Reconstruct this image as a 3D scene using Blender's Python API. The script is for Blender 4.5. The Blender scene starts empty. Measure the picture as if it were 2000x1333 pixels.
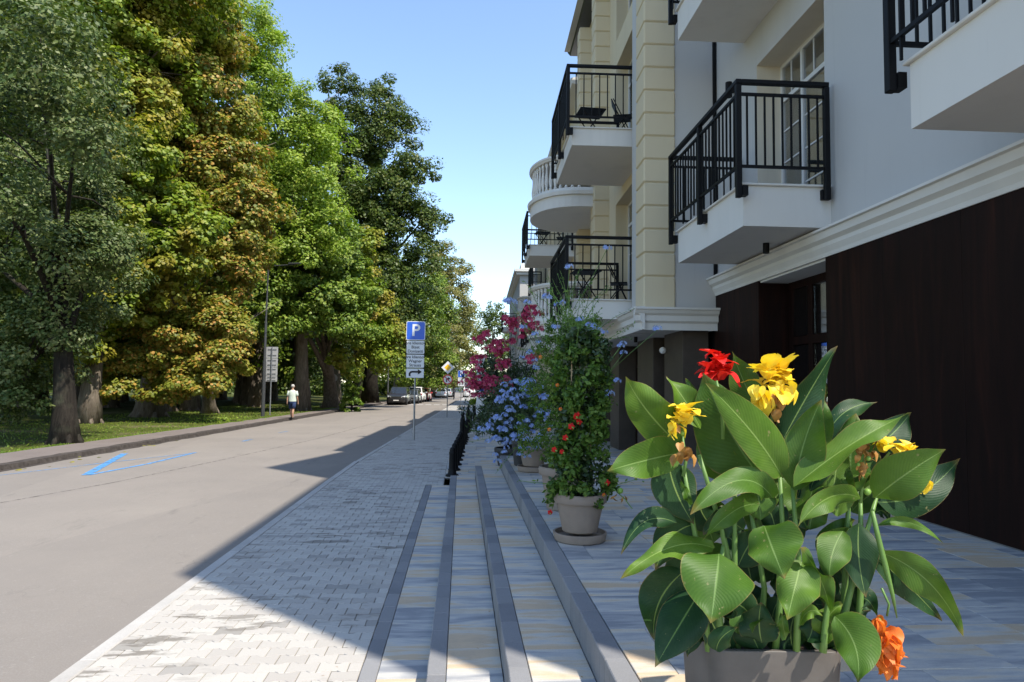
import bpy, bmesh, math, random
import numpy as np
from mathutils import Vector, Matrix
rnd = random.Random(7); RNG = np.random.default_rng(11)
R = math.radians
sc = bpy.context.scene

# ------------------------------------------------------------------ camera, sky, sun, exposure
F, H = 1340.0, 1.9                      # focal length in photo pixels (2000 wide), eye height
YAW, PITCH, ROLL = R(4.14), R(3.5), 0.0125
fw = Vector((math.sin(YAW)*math.cos(PITCH), math.cos(YAW)*math.cos(PITCH), math.sin(PITCH)))
r0 = Vector((math.cos(YAW), -math.sin(YAW), 0)); u0 = r0.cross(fw)
rt = r0*math.cos(ROLL) + u0*math.sin(ROLL); up = rt.cross(fw)
CAM = Vector((0, 0, H))
cd = bpy.data.cameras.new('camera'); cam = bpy.data.objects.new('camera', cd)
sc.collection.objects.link(cam); sc.camera = cam
cd.sensor_width = 36; cd.lens = F/2000*36; cd.clip_end = 3000; cd.clip_start = .05
m = Matrix((rt, up, -fw)).transposed().to_4x4(); m.translation = CAM; cam.matrix_world = m

SUN_EL, SUN_AZ = R(56), R(45)           # the sun stands behind the camera to the right
tosun = Vector((math.sin(SUN_AZ)*math.cos(SUN_EL), -math.cos(SUN_AZ)*math.cos(SUN_EL), math.sin(SUN_EL)))
w = bpy.data.worlds.new('World'); sc.world = w; w.use_nodes = True
nt = w.node_tree; bg = nt.nodes['Background']
sky = nt.nodes.new('ShaderNodeTexSky'); sky.sky_type = 'NISHITA'; sky.sun_disc = False
sky.sun_elevation = SUN_EL; sky.sun_rotation = math.atan2(tosun.x, tosun.y)
sky.air_density = 1.0; sky.dust_density = .5; sky.ozone_density = 1.6; sky.altitude = 150
nt.links.new(sky.outputs[0], bg.inputs[0]); bg.inputs[1].default_value = 0.15
sl = bpy.data.lights.new('sun', 'SUN'); sl.energy = 3.3; sl.angle = R(.53); sl.color = (1, .94, .84)
so = bpy.data.objects.new('sun', sl); sc.collection.objects.link(so)
so.rotation_euler = (-tosun).to_track_quat('-Z', 'Y').to_euler()
sc.view_settings.view_transform = 'Standard'; sc.view_settings.look = 'None'
sc.view_settings.exposure = 1.15; sc.view_settings.gamma = 1; sc.view_settings.use_curve_mapping = False
sc.cycles.use_denoising = True
sc.cycles.max_bounces = 8; sc.cycles.diffuse_bounces = 4; sc.cycles.glossy_bounces = 3
sc.cycles.transmission_bounces = 6; sc.cycles.transparent_max_bounces = 8
sc.cycles.caustics_reflective = False; sc.cycles.caustics_refractive = False

# ------------------------------------------------------------------ pixel -> place
def ray(x, y): return fw*F + rt*(x-1000) - up*(y-666.5)
def at_y(x, y, Y):
    d = ray(x, y); return CAM + d*(Y/d.y)
def at_z(x, y, z):
    d = ray(x, y); return CAM + d*((z-H)/d.z)
def gz(Y):                               # the street falls very slightly away from the camera
    return -.006*max(0., min(Y, 120.)-13)
def off(Y):                              # and bends very slightly to the right
    return .03*max(0., Y-16) if Y > 16 else 0.
def on_ground(x, y, dz=0.):
    z = dz
    for _ in range(8):
        p = at_z(x, y, z); z = gz(p.y)+dz
    return p

# ------------------------------------------------------------------ mesh helpers
COL = sc.collection
def link(name, me, parent=None, loc=(0, 0, 0), rot=None, scale=None, mat=None):
    o = bpy.data.objects.new(name, me); COL.objects.link(o)
    o.location = loc
    if rot is not None: o.rotation_euler = rot
    if scale is not None: o.scale = scale if hasattr(scale, '__len__') else (scale,)*3
    if parent is not None: o.parent = parent
    if mat is not None and me is not None:
        if not me.materials: me.materials.append(mat)
    return o
def tag(o, label=None, cat=None, group=None, kind=None):
    if label: o['label'] = label
    if cat: o['category'] = cat
    if group: o['group'] = group
    if kind: o['kind'] = kind
    return o
def thing(name, label, cat, loc=(0, 0, 0), rz=0, group=None):
    return tag(link(name, None, None, loc, (0, 0, rz)), label, cat, group)
def copy_tree(o, parent=None):
    c = o.copy(); COL.objects.link(c)
    if parent is not None: c.parent = parent
    for ch in list(o.children): copy_tree(ch, c)
    return c

class MB:
    def __init__(s): s.v = []; s.f = []; s.uv = None
    def add(s, vs, fs):
        n = len(s.v); s.v += [tuple(q) for q in vs]; s.f += [tuple(i+n for i in q) for q in fs]; return s
    def box(s, x0, x1, y0, y1, z0, z1):
        return s.add([(x0,y0,z0),(x1,y0,z0),(x1,y1,z0),(x0,y1,z0),(x0,y0,z1),(x1,y0,z1),(x1,y1,z1),(x0,y1,z1)],
                     [(0,3,2,1),(4,5,6,7),(0,1,5,4),(1,2,6,5),(2,3,7,6),(3,0,4,7)])
    def bbox(s, x0, x1, y0, y1, z0, z1, b=.006):        # box with chamfered edges
        xs, ys, zs = (x0, x1), (y0, y1), (z0, z1); vs = []; idx = {}
        for i in (0,1):
            for j in (0,1):
                for k in (0,1):
                    c = (xs[i], ys[j], zs[k]); d = (b if i == 0 else -b, b if j == 0 else -b, b if k == 0 else -b)
                    for a in range(3):
                        q = [c[t]+(0 if t == a else d[t]) for t in range(3)]; idx[i,j,k,a] = len(vs); vs.append(q)
        fs = []
        for a in range(3):
            o1, o2 = [t for t in range(3) if t != a]
            for sd in (0,1):
                q = []
                for e1, e2 in ((0,0),(1,0),(1,1),(0,1)):
                    c = [0,0,0]; c[a] = sd; c[o1] = e1; c[o2] = e2; q.append(idx[c[0],c[1],c[2],a])
                fs.append(q)
            for e1 in (0,1):
                for e2 in (0,1):
                    c0 = [0,0,0]; c1 = [0,0,0]; c0[a] = 0; c1[a] = 1
                    c0[o1] = c1[o1] = e1; c0[o2] = c1[o2] = e2
                    fs.append([idx[c0[0],c0[1],c0[2],o1], idx[c1[0],c1[1],c1[2],o1], idx[c1[0],c1[1],c1[2],o2], idx[c0[0],c0[1],c0[2],o2]])
        for i in (0,1):
            for j in (0,1):
                for k in (0,1): fs.append([idx[i,j,k,0], idx[i,j,k,1], idx[i,j,k,2]])
        return s.add(vs, fs)
    def tube(s, pts, rad, n=8, cap=True):
        pts = [Vector(q) for q in pts]
        if not hasattr(rad, '__len__'): rad = [rad]*len(pts)
        vs = []; fs = []; a = None
        for i, q in enumerate(pts):
            t = (pts[min(i+1, len(pts)-1)]-pts[max(i-1, 0)]).normalized()
            if a is None:
                a = t.orthogonal().normalized()
            else:
                a = (a - t*a.dot(t)); a = a.normalized() if a.length > 1e-6 else t.orthogonal().normalized()
            b = t.cross(a)
            for k in range(n):
                an = 2*math.pi*k/n; vs.append(q+(a*math.cos(an)+b*math.sin(an))*rad[i])
        for i in range(len(pts)-1):
            for k in range(n):
                k2 = (k+1) % n; fs.append((i*n+k, i*n+k2, (i+1)*n+k2, (i+1)*n+k))
        if cap:
            fs.append(tuple(range(n))[::-1]); fs.append(tuple((len(pts)-1)*n+k for k in range(n)))
        return s.add(vs, fs)
    def lathe(s, prof, n=24, c=(0,0,0), ring=False):
        vs = []; fs = []; L = len(prof)
        for (r_, z) in prof:
            for k in range(n):
                an = 2*math.pi*k/n; vs.append((c[0]+r_*math.cos(an), c[1]+r_*math.sin(an), c[2]+z))
        for i in range(L-1):
            for k in range(n):
                k2 = (k+1) % n; fs.append((i*n+k, i*n+k2, (i+1)*n+k2, (i+1)*n+k))
        if not ring:
            fs.append(tuple(range(n))[::-1]); fs.append(tuple((L-1)*n+k for k in range(n)))
        return s.add(vs, fs)
    def prism(s, poly, axis, a0, a1):     # poly in the two other axes, extruded along axis
        n = len(poly); vs = []
        for a in (a0, a1):
            for (p, q) in poly:
                c = [p, q]; c.insert(axis, a); vs.append(c)
        fs = [tuple(range(n))[::-1], tuple(range(n, 2*n))] + [(i, (i+1) % n, n+(i+1) % n, n+i) for i in range(n)]
        return s.add(vs, fs)
    def ball(s, c, r_, n=10, sz=1.):
        return s.lathe([(max(r_*math.sin(math.pi*i/6), r_*.02), -r_*sz*math.cos(math.pi*i/6)) for i in range(7)], n, c)
    def mesh(s, name='m', mat=None, smooth=False, fix=True):
        me = bpy.data.meshes.new(name); me.from_pydata(s.v, [], s.f); me.update()
        if fix:
            b = bmesh.new(); b.from_mesh(me); bmesh.ops.recalc_face_normals(b, faces=b.faces); b.to_mesh(me); b.free()
        if mat: me.materials.append(mat)
        if smooth == 'auto':
            me.shade_auto_smooth() if hasattr(me, 'shade_auto_smooth') else None
            b = bmesh.new(); b.from_mesh(me)
            for f_ in b.faces: f_.smooth = True
            for e in b.edges:
                if len(e.link_faces) == 2 and e.calc_face_angle(0) > R(35): e.smooth = False
            b.to_mesh(me); b.free()
        elif smooth: me.polygons.foreach_set('use_smooth', [True]*len(me.polygons))
        return me
    def obj(s, name, mat, parent=None, loc=(0,0,0), rot=None, smooth=False, fix=True):
        return link(name, s.mesh(name, mat, smooth, fix), parent, loc, rot)
def BOX(name, mat, parent, *a, b=0):
    mb = MB(); (mb.bbox(*a, b) if b else mb.box(*a)); return mb.obj(name, mat, parent)

# ------------------------------------------------------------------ materials
class NT:
    def __init__(s, name):
        s.m = bpy.data.materials.new(name); s.m.use_nodes = True; s.t = s.m.node_tree
        s.b = s.t.nodes['Principled BSDF']; s.out = s.t.nodes['Material Output']
    def n(s, kind, **k):
        q = s.t.nodes.new('ShaderNode'+kind)
        for a, b in k.items():
            if isinstance(a, str) and hasattr(q, a): setattr(q, a, b)
        return q
    def l(s, a, b): s.t.links.new(a, b)
    def noise(s, scale, detail=4, rough=.6, vec=None, dist=0):
        q = s.n('TexNoise'); q.inputs['Scale'].default_value = scale; q.inputs['Detail'].default_value = detail
        q.inputs['Roughness'].default_value = rough; q.inputs['Distortion'].default_value = dist
        if vec is not None: s.l(vec, q.inputs['Vector'])
        return q.outputs['Fac']
    def ramp(s, fac, stops, interp='LINEAR'):
        q = s.n('ValToRGB'); q.color_ramp.interpolation = interp; e = q.color_ramp.elements
        while len(e) < len(stops): e.new(.5)
        for i, (p, c) in enumerate(stops):
            e[i].position = p; c = c if hasattr(c, '__len__') else (c,)*3; e[i].color = (*c, 1)
        s.l(fac, q.inputs[0]); return q.outputs[0]
    def mix(s, fac, a, b, mode='MIX'):
        q = s.n('Mix', data_type='RGBA', blend_type=mode)
        for sock, v in ((q.inputs['Factor'], fac), (q.inputs[6], a), (q.inputs[7], b)):
            if hasattr(v, 'is_linked'): s.l(v, sock)
            elif hasattr(v, '__len__'): sock.default_value = (*v, 1)
            else: sock.default_value = v
        return q.outputs[2]
    def math(s, op, a, b=0.):
        q = s.n('Math', operation=op)
        for i, v in enumerate((a, b)):
            if hasattr(v, 'is_linked'): s.l(v, q.inputs[i])
            else: q.inputs[i].default_value = v
        return q.outputs[0]
    def pos(s): return s.n('NewGeometry').outputs['Position']
    def objc(s): return s.n('TexCoord').outputs['Object']
    def island(s): return s.n('NewGeometry').outputs['Random Per Island']
    def orand(s): return s.n('ObjectInfo').outputs['Random']
    def mapv(s, vec, scale=(1,1,1), loc=(0,0,0), rot=(0,0,0)):
        q = s.n('Mapping'); q.inputs['Scale'].default_value = scale; q.inputs['Location'].default_value = loc
        q.inputs['Rotation'].default_value = rot; s.l(vec, q.inputs['Vector']); return q.outputs[0]
    def bump(s, h, strength=.3, dist=.01):
        q = s.n('Bump'); q.inputs['Strength'].default_value = strength; q.inputs['Distance'].default_value = dist
        s.l(h, q.inputs['Height']); s.l(q.outputs[0], s.b.inputs['Normal']); return q.outputs[0]
    def col(s, c): 
        if hasattr(c, 'is_linked'): s.l(c, s.b.inputs['Base Color'])
        else: s.b.inputs['Base Color'].default_value = (*c, 1)
        return s
    def pr(s, rough=.6, spec=.5, metal=0.):
        s.b.inputs['Roughness'].default_value = rough; s.b.inputs['Specular IOR Level'].default_value = spec
        s.b.inputs['Metallic'].default_value = metal; return s
def plain(name, c, rough=.5, spec=.5, metal=0., var=.08, scale=6., bump=0.):
    q = NT(name); nz = q.noise(scale, 5, .6, q.objc())
    q.col(q.ramp(nz, [(.25, [k*(1-var) for k in c]), (.75, [min(1, k*(1+var)) for k in c])])).pr(rough, spec, metal)
    if bump: q.bump(q.noise(scale*14, 3, .6, q.objc()), bump, .004)
    return q.m
M = {}
def asphalt():
    q = NT('asphalt'); p = q.pos(); n1 = q.noise(.35, 6, .65, p); n2 = q.noise(90, 2, .7, p); n3 = q.noise(4, 5, .7, q.mapv(p, (3, .35, 1)))
    c = q.ramp(n1, [(.3, (.20,.174,.150)), (.7, (.26,.226,.190))])
    c = q.mix(q.math('MULTIPLY', n3, .35), c, (.16,.148,.135))
    c = q.mix(q.ramp(n2, [(.45, 0), (.75, .5)]), c, (.30,.285,.265))
    pt = q.n('TexVoronoi'); pt.inputs['Scale'].default_value = .16; q.l(q.mapv(p, (1.6, .5, 1)), pt.inputs['Vector'])
    c = q.mix(q.ramp(pt.outputs['Color'], [(.3, 0), (.31, .22)], 'CONSTANT'), c, (.17,.152,.135))
    oil = q.noise(1.1, 5, .7, q.mapv(p, (2.2, .5, 1), (3, 1, 0))); c = q.mix(q.ramp(oil, [(.60, 0), (.74, .5)]), c, (.11,.10,.09))
    ck = q.n('TexVoronoi', feature='DISTANCE_TO_EDGE'); ck.inputs['Scale'].default_value = .55; nv = q.n('TexNoise'); nv.inputs['Scale'].default_value = 2.5; q.l(p, nv.inputs['Vector']); va = q.n('VectorMath', operation='ADD'); q.l(p, va.inputs[0]); q.l(nv.outputs['Color'], va.inputs[1]); q.l(va.outputs[0], ck.inputs['Vector'])
    c = q.mix(q.math('MULTIPLY', q.ramp(ck.outputs['Distance'], [(0, .6), (.008, 0)]), q.ramp(q.noise(.5, 3, .5, p), [(.54, 0), (.66, .6)])), c, (.08,.072,.065))
    gr = q.noise(14, 3, .7, p); c = q.mix(q.ramp(gr, [(.62, 0), (.7, .25)]), c, (.34,.315,.285))
    q.col(c).pr(.85, .25); q.bump(n2, .35, .004); return q.m
M['asphalt'] = asphalt()
def asphalt2():
    q = NT('old_asphalt'); p = q.pos(); n1 = q.noise(.8, 6, .65, p); n2 = q.noise(70, 2, .7, p)
    c = q.mix(q.ramp(n2, [(.4, 0), (.75, .5)]), q.ramp(n1, [(.3, (.13,.105,.092)), (.7, (.18,.148,.13))]), (.27,.25,.23))
    q.col(c).pr(.9, .2); q.bump(n2, .4, .005); return q.m
M['old_asphalt'] = asphalt2()
M['crumble'] = plain('crumbling_dark_asphalt', (.065,.056,.05), .95, .1, var=.5, scale=9, bump=.8)
def paver():
    q = NT('paver'); p = q.pos(); r_ = q.math('FRACT', q.math('ADD', q.island(), q.orand()))
    c = q.ramp(r_, [(0, (.39,.36,.32)), (.5, (.445,.415,.37)), (.93, (.475,.45,.40)), (.935, (.35,.33,.30)), (1, (.27,.25,.22))])
    st = q.noise(1.3, 5, .7, q.mapv(p, (1.2, 5., 1)))
    st2 = q.noise(.45, 2, .5, p)
    dirt = q.math('MULTIPLY', q.ramp(st, [(.54, 0), (.60, 1)]), q.ramp(st2, [(.42, 0), (.58, .85)]))
    c = q.mix(dirt, c, (.16,.14,.115))
    n = q.noise(160, 2, .7, p); c = q.mix(q.ramp(n, [(.4, 0), (.8, .3)]), c, (.22,.21,.2))
    q.col(c).pr(.85, .25); q.bump(n, .3, .002); return q.m
M['paver'] = paver()
def tile(name, cols, dark=1.):
    q = NT(name); p = q.pos(); r_ = q.math('FRACT', q.math('ADD', q.island(), q.orand()))
    cx = q.n('CombineXYZ'); q.l(q.math('MULTIPLY', r_, 37.), cx.inputs[0]); q.l(q.math('MULTIPLY', r_, 91.), cx.inputs[1])
    va = q.n('VectorMath', operation='ADD'); q.l(p, va.inputs[0]); q.l(cx.outputs[0], va.inputs[1])
    s1 = q.noise(1., 4, .62, q.mapv(va.outputs[0], (1.0, 6.5, 1)), .5)
    s2 = q.noise(1., 3, .6, q.mapv(va.outputs[0], (1.7, 3., 1), (5, 9, 2)))
    v = q.math('ADD', q.math('MULTIPLY', s1, .75), q.math('MULTIPLY', s2, .25))
    v = q.math('ADD', v, q.math('MULTIPLY', q.math('SUBTRACT', r_, .5), .2))
    c = q.ramp(v, [(.35, cols[0]), (.43, cols[1]), (.49, cols[2]), (.535, cols[3]), (.60, cols[4])])
    n = q.noise(140, 2, .7, p); c = q.mix(q.ramp(n, [(.45, 0), (.8, .25)]), c, (.16,.16,.165))
    dn = q.noise(2.2, 5, .7, p); c = q.mix(q.ramp(dn, [(.5, 0), (.75, .3)]), c, (.2,.19,.18))
    q.col(c).pr(.75, .3); q.bump(n, .25, .002); return q.m
M['tile'] = tile('streaked_tile', [(.25,.255,.265), (.375,.37,.36), (.48,.46,.42), (.55,.49,.39), (.54,.41,.27)])
def kerb(name, a, b):
    q = NT(name); p = q.pos(); r_ = q.math('FRACT', q.math('ADD', q.island(), q.orand()))
    c = q.ramp(r_, [(0, a), (1, b)]); n = q.noise(120, 3, .7, p); n2 = q.noise(2., 5, .65, p)
    c = q.mix(q.ramp(n2, [(.35, 0), (.75, .55)]), c, [k*1.6 for k in a])
    c = q.mix(q.ramp(n, [(.4, 0), (.8, .35)]), c, [k*.55 for k in a])
    q.col(c).pr(.8, .3); q.bump(n, .3, .003); return q.m
M['kerb'] = kerb('grey_kerbstone', (.165,.165,.17), (.25,.245,.24))
M['kerb_light'] = kerb('light_kerbstone', (.36,.34,.31), (.43,.41,.38))
M['mortar'] = plain('joint_sand', (.13,.12,.105), .95, .1, scale=20)
M['grass'] = None
def grass():
    q = NT('grass'); p = q.pos(); n1 = q.noise(.25, 5, .6, p); n2 = q.noise(9, 4, .7, p); n3 = q.noise(.09, 3, .5, p)
    c = q.ramp(n2, [(.3, (.035,.05,.009)), (.6, (.085,.10,.018)), (.8, (.14,.135,.035))])
    c = q.mix(q.ramp(n1, [(.52, 0), (.68, .75)]), c, (.17,.135,.085))
    q.col(c).pr(.9, .15); q.bump(q.noise(60, 3, .7, p), .6, .03); return q.m
M['grass'] = grass()
def stucco(name, c):
    q = NT(name); p = q.objc(); n1 = q.noise(.5, 5, .6, p); n2 = q.noise(180, 2, .6, p); n3 = q.noise(1., 4, .6, q.mapv(p, (2, 2, .25)))
    k = q.ramp(n1, [(.3, [v*.95 for v in c]), (.7, c)])
    k = q.mix(q.ramp(n3, [(.52, 0), (.75, .22)]), k, [v*.66 for v in c]); n5 = q.noise(1., 5, .7, q.mapv(p, (9, 9, .35))); k = q.mix(q.ramp(n5, [(.60, 0), (.78, .18)]), k, [v*.6 for v in c])
    q.col(k).pr(.9, .2); q.bump(n2, .25, .003); return q.m
M['white'] = stucco('white_render', (.51,.50,.475)); M['cream'] = stucco('cream_render', (.62,.53,.36))
M['offwhite'] = stucco('offwhite_trim', (.68,.655,.60)); M['sand'] = stucco('pale_beige_render', (.68,.61,.48))
def wood():
    q = NT('dark_wood_laminate'); p = q.objc(); r_ = q.orand()
    n1 = q.noise(1., 5, .65, q.mapv(p, (6, 6, .5)), 1.2); n2 = q.noise(1., 3, .6, q.mapv(p, (40, 40, 1.5)))
    c = q.ramp(n1, [(.3, (.004,.0012,.0008)), (.55, (.014,.004,.0025)), (.75, (.036,.010,.005))])
    c = q.mix(q.math('MULTIPLY', n2, .4), c, (.012,.006,.004))
    q.col(c).pr(.55, .14); return q.m
M['wood'] = wood()
M['pier'] = plain('brown_pier_laminate', (.060,.045,.034), .45, .4, var=.3, scale=3)
M['black'] = plain('black_painted_steel', (.004,.004,.0045), .55, .2, var=.2)
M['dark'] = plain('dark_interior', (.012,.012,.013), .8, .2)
M['room'] = plain('room_wall', (.10,.095,.085), .9, .2)
M['curtain'] = plain('grey_curtain', (.10,.10,.105), .9, .1, var=.15, scale=3)
M['pvc'] = plain('white_window_frame', (.66,.65,.63), .35, .5, var=.03)
M['steel'] = plain('galvanised_steel', (.33,.34,.35), .42, .5, .75, var=.15, scale=12)
M['signback'] = plain('sign_back_aluminium', (.47,.47,.47), .5, .5, .35, var=.08)
M['signwhite'] = plain('sign_white_sheet', (.74,.74,.73), .35, .5, var=.02)
M['signgrey'] = plain('sign_light_sheet', (.66,.68,.70), .4, .5, var=.03)
M['signblue'] = plain('sign_blue_sheet', (.012,.10,.55), .35, .5, var=.04)
M['signred'] = plain('sign_red_sheet', (.55,.02,.03), .35, .5, var=.04)
M['signyellow'] = plain('sign_yellow_sheet', (.95,.52,.01), .35, .5, var=.04)
M['ink'] = plain('sign_black_print', (.012,.012,.014), .5, .3)
M['lamp'] = plain('dark_grey_lamp_post', (.055,.058,.06), .45, .5, .2)
M['bark'] = None
def bark(name, a, b):
    q = NT(name); p = q.pos(); n = q.noise(1., 6, .7, q.mapv(p, (9, 9, 1.6)), .6); n2 = q.noise(1.5, 4, .6, p)
    c = q.ramp(n, [(.3, a), (.7, b)]); c = q.mix(q.ramp(n2, [(.5, 0), (.75, .5)]), c, (.10,.11,.07))
    q.col(c).pr(.95, .1); q.bump(n, .9, .06); return q.m
M['bark'] = bark('tree_bark', (.075,.058,.045), (.26,.215,.17))
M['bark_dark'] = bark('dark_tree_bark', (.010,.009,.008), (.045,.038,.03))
def leafmat(name, stops, trans=.35, rough=.5, nscale=.5, spec=.35, patch=None, iw=.55, nw=.62):
    q = NT(name); p = q.pos(); v = q.math('ADD', q.math('MULTIPLY', q.island(), iw), q.math('MULTIPLY', q.noise(nscale, 4, .6, p), nw))
    c = q.ramp(v, stops)
    if patch: c = q.mix(q.ramp(q.noise(patch[1], 3, .6, q.mapv(p, (1,1,1), (7,3,1))), [(patch[2], 0), (patch[2]+.14, patch[3])]), c, patch[0])
    q.col(c).pr(rough, spec)
    t = q.n('BsdfTranslucent'); tc = q.mix(1., c, (1., 1.15, .45), 'MULTIPLY'); q.l(tc, t.inputs[0])
    ms = q.n('MixShader'); ms.inputs[0].default_value = trans
    q.l(q.b.outputs[0], ms.inputs[1]); q.l(t.outputs[0], ms.inputs[2]); q.l(ms.outputs[0], q.out.inputs[0]); return q.m
L = {}
L['elm'] = leafmat('elm_leaves', [(.2, (.022,.05,.010)), (.45, (.06,.10,.022)), (.7, (.13,.165,.05)), (.92, (.23,.25,.10))], .25, .5, spec=.3)
L['maple'] = leafmat('maple_leaves', [(.2, (.085,.145,.012)), (.5, (.175,.25,.018)), (.75, (.25,.305,.03)), (.92, (.34,.33,.045))], .36, patch=((.38,.22,.035), .45, .48, .55))
L['chest'] = leafmat('chestnut_leaves', [(.15, (.09,.13,.014)), (.42, (.22,.235,.03)), (.64, (.33,.285,.045)), (.84, (.46,.27,.055)), (.98, (.40,.16,.035))], .34, patch=((.20,.23,.022), .6, .5, .8), iw=.8, nw=.28)
L['ash'] = leafmat('ash_leaves', [(.2, (.13,.215,.02)), (.5, (.22,.32,.032)), (.75, (.30,.38,.045)), (.92, (.38,.41,.07))], .38)
L['mid'] = leafmat('green_leaves', [(.2, (.055,.115,.014)), (.5, (.125,.20,.022)), (.75, (.205,.275,.034)), (.92, (.28,.315,.05))], .33)
L['deep'] = leafmat('dark_green_leaves', [(.2, (.028,.055,.010)), (.5, (.062,.10,.016)), (.75, (.105,.14,.024)), (.92, (.16,.165,.035))], .32, .45, spec=.3)
L['pale'] = leafmat('pale_leaves', [(.2, (.10,.115,.025)), (.5, (.19,.19,.05)), (.75, (.28,.25,.085)), (.92, (.36,.29,.12))], .4)
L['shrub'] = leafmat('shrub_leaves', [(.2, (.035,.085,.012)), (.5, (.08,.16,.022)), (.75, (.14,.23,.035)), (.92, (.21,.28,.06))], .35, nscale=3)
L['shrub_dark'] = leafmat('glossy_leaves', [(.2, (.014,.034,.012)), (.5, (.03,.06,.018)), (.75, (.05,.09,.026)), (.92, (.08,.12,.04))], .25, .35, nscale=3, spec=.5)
def petal(name, stops, trans=.3, ns=20):
    return leafmat(name, stops, trans, .5, ns, .3)
L['blue'] = petal('pale_blue_petals', [(.2, (.20,.28,.70)), (.5, (.33,.43,.82)), (.8, (.48,.57,.90))])
L['pink'] = petal('pink_petals', [(.2, (.30,.012,.07)), (.5, (.50,.035,.13)), (.8, (.70,.16,.27))])
L['red'] = petal('red_petals', [(.2, (.45,.004,.006)), (.5, (.65,.012,.012)), (.8, (.80,.04,.03))], .25)
L['yellow'] = petal('yellow_petals', [(.2, (.72,.36,.01)), (.5, (.88,.58,.02)), (.8, (.95,.74,.10))], .3)
L['orange'] = petal('orange_petals', [(.2, (.62,.09,.01)), (.5, (.78,.16,.02)), (.8, (.85,.26,.05))], .3)
L['brown'] = petal('withered_brown_petals', [(.2, (.12,.045,.012)), (.5, (.28,.12,.03)), (.8, (.48,.26,.07))], .15)
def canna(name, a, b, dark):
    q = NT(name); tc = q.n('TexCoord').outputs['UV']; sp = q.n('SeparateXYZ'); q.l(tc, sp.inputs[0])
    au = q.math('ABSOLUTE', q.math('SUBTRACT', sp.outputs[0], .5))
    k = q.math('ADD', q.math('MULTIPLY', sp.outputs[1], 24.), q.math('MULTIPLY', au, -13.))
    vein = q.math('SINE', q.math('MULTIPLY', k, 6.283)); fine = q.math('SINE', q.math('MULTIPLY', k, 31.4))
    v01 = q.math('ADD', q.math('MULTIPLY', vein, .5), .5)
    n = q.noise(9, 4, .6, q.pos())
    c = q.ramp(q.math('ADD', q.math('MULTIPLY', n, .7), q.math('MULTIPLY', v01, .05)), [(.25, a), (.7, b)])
    rib = q.ramp(au, [(.0, .9), (.010, .6), (.024, 0)]); c = q.mix(rib, c, (.22,.32,.10))
    ohr = q.ramp(q.orand(), [(0, (.72,.80,.75)), (.5, (1,1,1)), (1, (1.22,1.12,.95))]); c = q.mix(1., c, ohr, 'MULTIPLY')
    edge = q.math('MULTIPLY', q.ramp(au, [(.478, 0), (.5, .8)]), q.ramp(q.noise(16, 4, .7, q.pos()), [(.42, .25), (.62, 1)])); c = q.mix(edge, c, (.30,.19,.07))
    tipb = q.math('MULTIPLY', q.ramp(sp.outputs[1], [(.90, 0), (.985, 1)]), q.noise(30, 3, .6, q.pos())); c = q.mix(tipb, c, (.24,.13,.05))
    dust = q.ramp(q.noise(4, 5, .7, q.pos()), [(.55, 0), (.8, .10)]); c = q.mix(dust, c, (.30,.33,.20))
    spot = q.ramp(q.noise(55, 2, .5, q.pos()), [(.70, 0), (.75, .6)]); c = q.mix(spot, c, (.25,.22,.10))
    q.col(c).pr(.45, .25)
    h = q.math('ADD', q.math('ADD', vein, q.math('MULTIPLY', fine, .25)), q.math('MULTIPLY', rib, -2.))
    bn = q.bump(h, .16, .003)
    t = q.n('BsdfTranslucent'); q.l(q.mix(1., c, (1., 1.2, .35), 'MULTIPLY'), t.inputs[0]); q.l(bn, t.inputs['Normal'])
    ms = q.n('MixShader'); ms.inputs[0].default_value = .22
    q.l(q.b.outputs[0], ms.inputs[1]); q.l(t.outputs[0], ms.inputs[2]); q.l(ms.outputs[0], q.out.inputs[0]); return q.m
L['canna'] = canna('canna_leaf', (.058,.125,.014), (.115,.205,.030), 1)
L['canna_shade'] = canna('canna_leaf_shaded', (.014,.045,.016), (.035,.085,.028), 1)  # darker copy of the canna leaf, shade put into its colour
L['stem'] = plain('green_stem', (.12,.22,.05), .45, .4)
L['bud'] = plain('green_seed_pod', (.18,.32,.05), .5, .4)
M['pot'] = plain('taupe_pot', (.27,.215,.17), .7, .3, var=.1, scale=9, bump=.3)
M['pot_dark'] = plain('dark_pot', (.035,.035,.035), .6, .4)
M['planter'] = plain('grey_brown_planter', (.105,.092,.082), .55, .35, var=.22, scale=4, bump=.15)
M['soil'] = plain('soil', (.035,.025,.018), .95, .1)
M['cane'] = plain('bamboo_cane', (.42,.30,.16), .6, .3)
M['rubber'] = plain('tyre_rubber', (.015,.015,.016), .8, .3)
M['redlens'] = plain('red_lens', (.45,.01,.01), .2, .5); M['headlens'] = plain('clear_lens', (.6,.62,.65), .15, .6)
def glass(name, tint=(.03,.035,.04)):
    q = NT(name); q.col(tint).pr(.03, .5); q.b.inputs['Alpha'].default_value = 1
    tr = q.n('BsdfTransparent'); tr.inputs[0].default_value = (.75,.8,.8,1); gl = q.n('BsdfGlossy'); gl.inputs['Roughness'].default_value = .015
    fr = q.n('LayerWeight'); fr.inputs[0].default_value = .45; ms = q.n('MixShader')
    f2 = q.math('ADD', q.math('MULTIPLY', fr.outputs['Facing'], .55), .12)
    q.l(f2, ms.inputs[0]); q.l(tr.outputs[0], ms.inputs[1]); q.l(gl.outputs[0], ms.inputs[2]); q.l(ms.outputs[0], q.out.inputs[0]); return q.m
M['glass'] = glass('window_glass')
M['carglass'] = plain('car_glass', (.02,.025,.03), .05, .8)
def paint(name, c):
    q = NT(name); q.col(c).pr(.35, .5); q.b.inputs['Coat Weight'].default_value = .8; q.b.inputs['Coat Roughness'].default_value = .05; return q.m
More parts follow.
